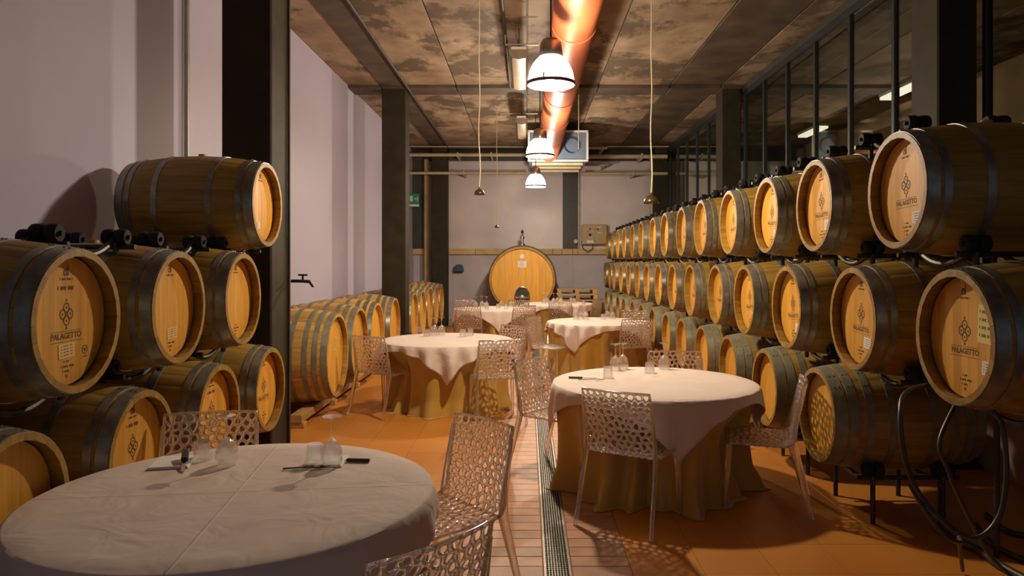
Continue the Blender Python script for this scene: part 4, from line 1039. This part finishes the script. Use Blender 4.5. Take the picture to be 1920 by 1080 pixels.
# exit sign
ex = empty('exit_sign', (-2.885, 18.40, 3.05)); tag(ex, 'green emergency exit sign beside the far left column', 'sign')
MB().cbox(-0.13,0.13,0,0.02,0.06,0.33,0.003).build('green_panel', M_green, ex, smooth=False)
MB().cbox(-0.13,0.13,0,0.02,0.0,0.058,0.003).build('white_panel', M_white, ex, smooth=False)
pg = MB(); pg.box(-0.105,-0.035,-0.003,0.0,0.13,0.27); pg.build('door_symbol', M_white, ex, smooth=False)
pg = MB(); pg.box(-0.015,0.035,-0.003,0.0,0.19,0.205); pg.add([(0.03,-0.003,0.17),(0.03,-0.003,0.225),(0.06,-0.003,0.1975)], [(0,1,2)]); pg.build('arrow', M_white, ex, smooth=False)
pg = MB(); pg.box(0.075,0.095,-0.003,0.0,0.16,0.225); pg.box(0.065,0.11,-0.003,0.0,0.20,0.212); pg.box(0.07,0.08,-0.003,0,0.125,0.165); pg.box(0.095,0.105,-0.003,0,0.125,0.165); pg.lathe([(0,0),(0.014,0),(0.014,0.003),(0,0.003)],10,Matrix.Translation((0.088,0,0.243)) @ Matrix.Rotation(PI/2,4,'X')); pg.build('running_figure', M_white, ex, smooth=False)
MB().tube([(0,0.01,0.33),(0,0.01,1.55)], 0.006, 6).build('hanger', M_thin, ex)
# teal dispenser on the wall
td = empty('wall_dispenser', (-1.79, 18.935, 1.38)); tag(td, 'dark teal rounded dispenser on the lower back wall', 'dispenser')
m = MB(); pr = [(-0.135,0.0),(0.135,0.0),(0.135,0.03),(0.12,0.12),(0.075,0.18),(0,0.195),(-0.075,0.18),(-0.12,0.12),(-0.135,0.03)]
n = len(pr); m.v = [(a,0,b) for a,b in pr]+[(a*0.93,-0.13,b*0.93+0.005) for a,b in pr]; m.f = [tuple(range(n))[::-1], tuple(range(n,2*n))]+[(i,(i+1)%n,n+(i+1)%n,n+i) for i in range(n)]
m.build('cover', M_teal, td, smooth=False)
MB().cbox(-0.11,0.11,-0.10,-0.01,-0.02,0.0,0.004).build('slot', M_black, td, smooth=False)
# kerb by the back left
kb = MB().cbox(-2.0,-1.2,18.3,18.9,0,0.14,0.01).build('concrete_plinth', pm('pale_green_plinth',(0.20,0.21,0.16),(0.26,0.27,0.2),4,0.6), None, smooth=False); tag(kb, 'low pale green concrete plinth at the foot of the back wall', 'plinth')

# ---------------------------------------------------------------- hoses under the nearest right barrels
def smooth_path(pts, n=8):
    out = []; P = [Vector(p) for p in pts]
    for i in range(len(P)-1):
        p0, p1, p2, p3 = P[max(i-1,0)], P[i], P[i+1], P[min(i+2,len(P)-1)]
        for k in range(n):
            t = k/n; out.append(0.5*((2*p1)+(p2-p0)*t+(2*p0-5*p1+4*p2-p3)*t*t+(3*p1-p0-3*p2+p3)*t**3))
    return out+[P[-1]]
def hose(pts, r, label):
    b = Vector(pts[0]); o = MB().tube([p-b for p in smooth_path(pts)], r, 10).build('cellar_hose', M_hose, None, b); tag(o, label, 'hose', 'dark hoses below the right rack')
def on_floor(pts, r): return [at(px, py, r) for px, py in pts]
hose([(2.1,3.55,1.06),(1.78,3.35,1.05),(1.66,3.2,0.97),(1.66,3.15,0.763),(1.74,3.15,0.60),(1.86,3.13,0.483),(1.96,3.12,0.455),(2.05,3.12,0.553),(2.085,3.13,0.74),(2.08,3.15,0.927),(2.04,3.15,0.99),(1.99,3.2,1.02),(2.1,3.4,1.05)], 0.011, 'dark hose hanging in a wide loop below the nearest right barrel')
hose([(1.70,3.2,0.66),(1.73,3.15,0.58),(1.77,3.1,0.50),(1.83,3.1,0.45),(1.93,3.2,0.40),(2.1,3.5,0.30),(2.3,3.8,0.02)], 0.010, 'dark hose trailing from the bottom of the wide loop')
hose([(2.2,3.6,1.04),(1.98,3.45,0.80),(2.0,3.42,0.66),(2.08,3.45,0.50),(2.3,3.6,0.2),(2.5,3.7,0.02)], 0.010, 'thin dark hose hanging inside the wide loop')
hose(on_floor([(1755,985),(1790,1012),(1835,1032),(1872,1058),(1930,1090)], 0.024), 0.022, 'thick dark hose on the floor at the lower right corner')
hose(on_floor([(1830,985),(1850,1010),(1885,1035),(1935,1055)], 0.02), 0.018, 'dark hose on the floor between the two thick ones at the right')
hose(on_floor([(1850,965),(1872,985),(1900,1000),(1940,1005)], 0.02), 0.018, 'farthest dark hose on the floor at the right edge')
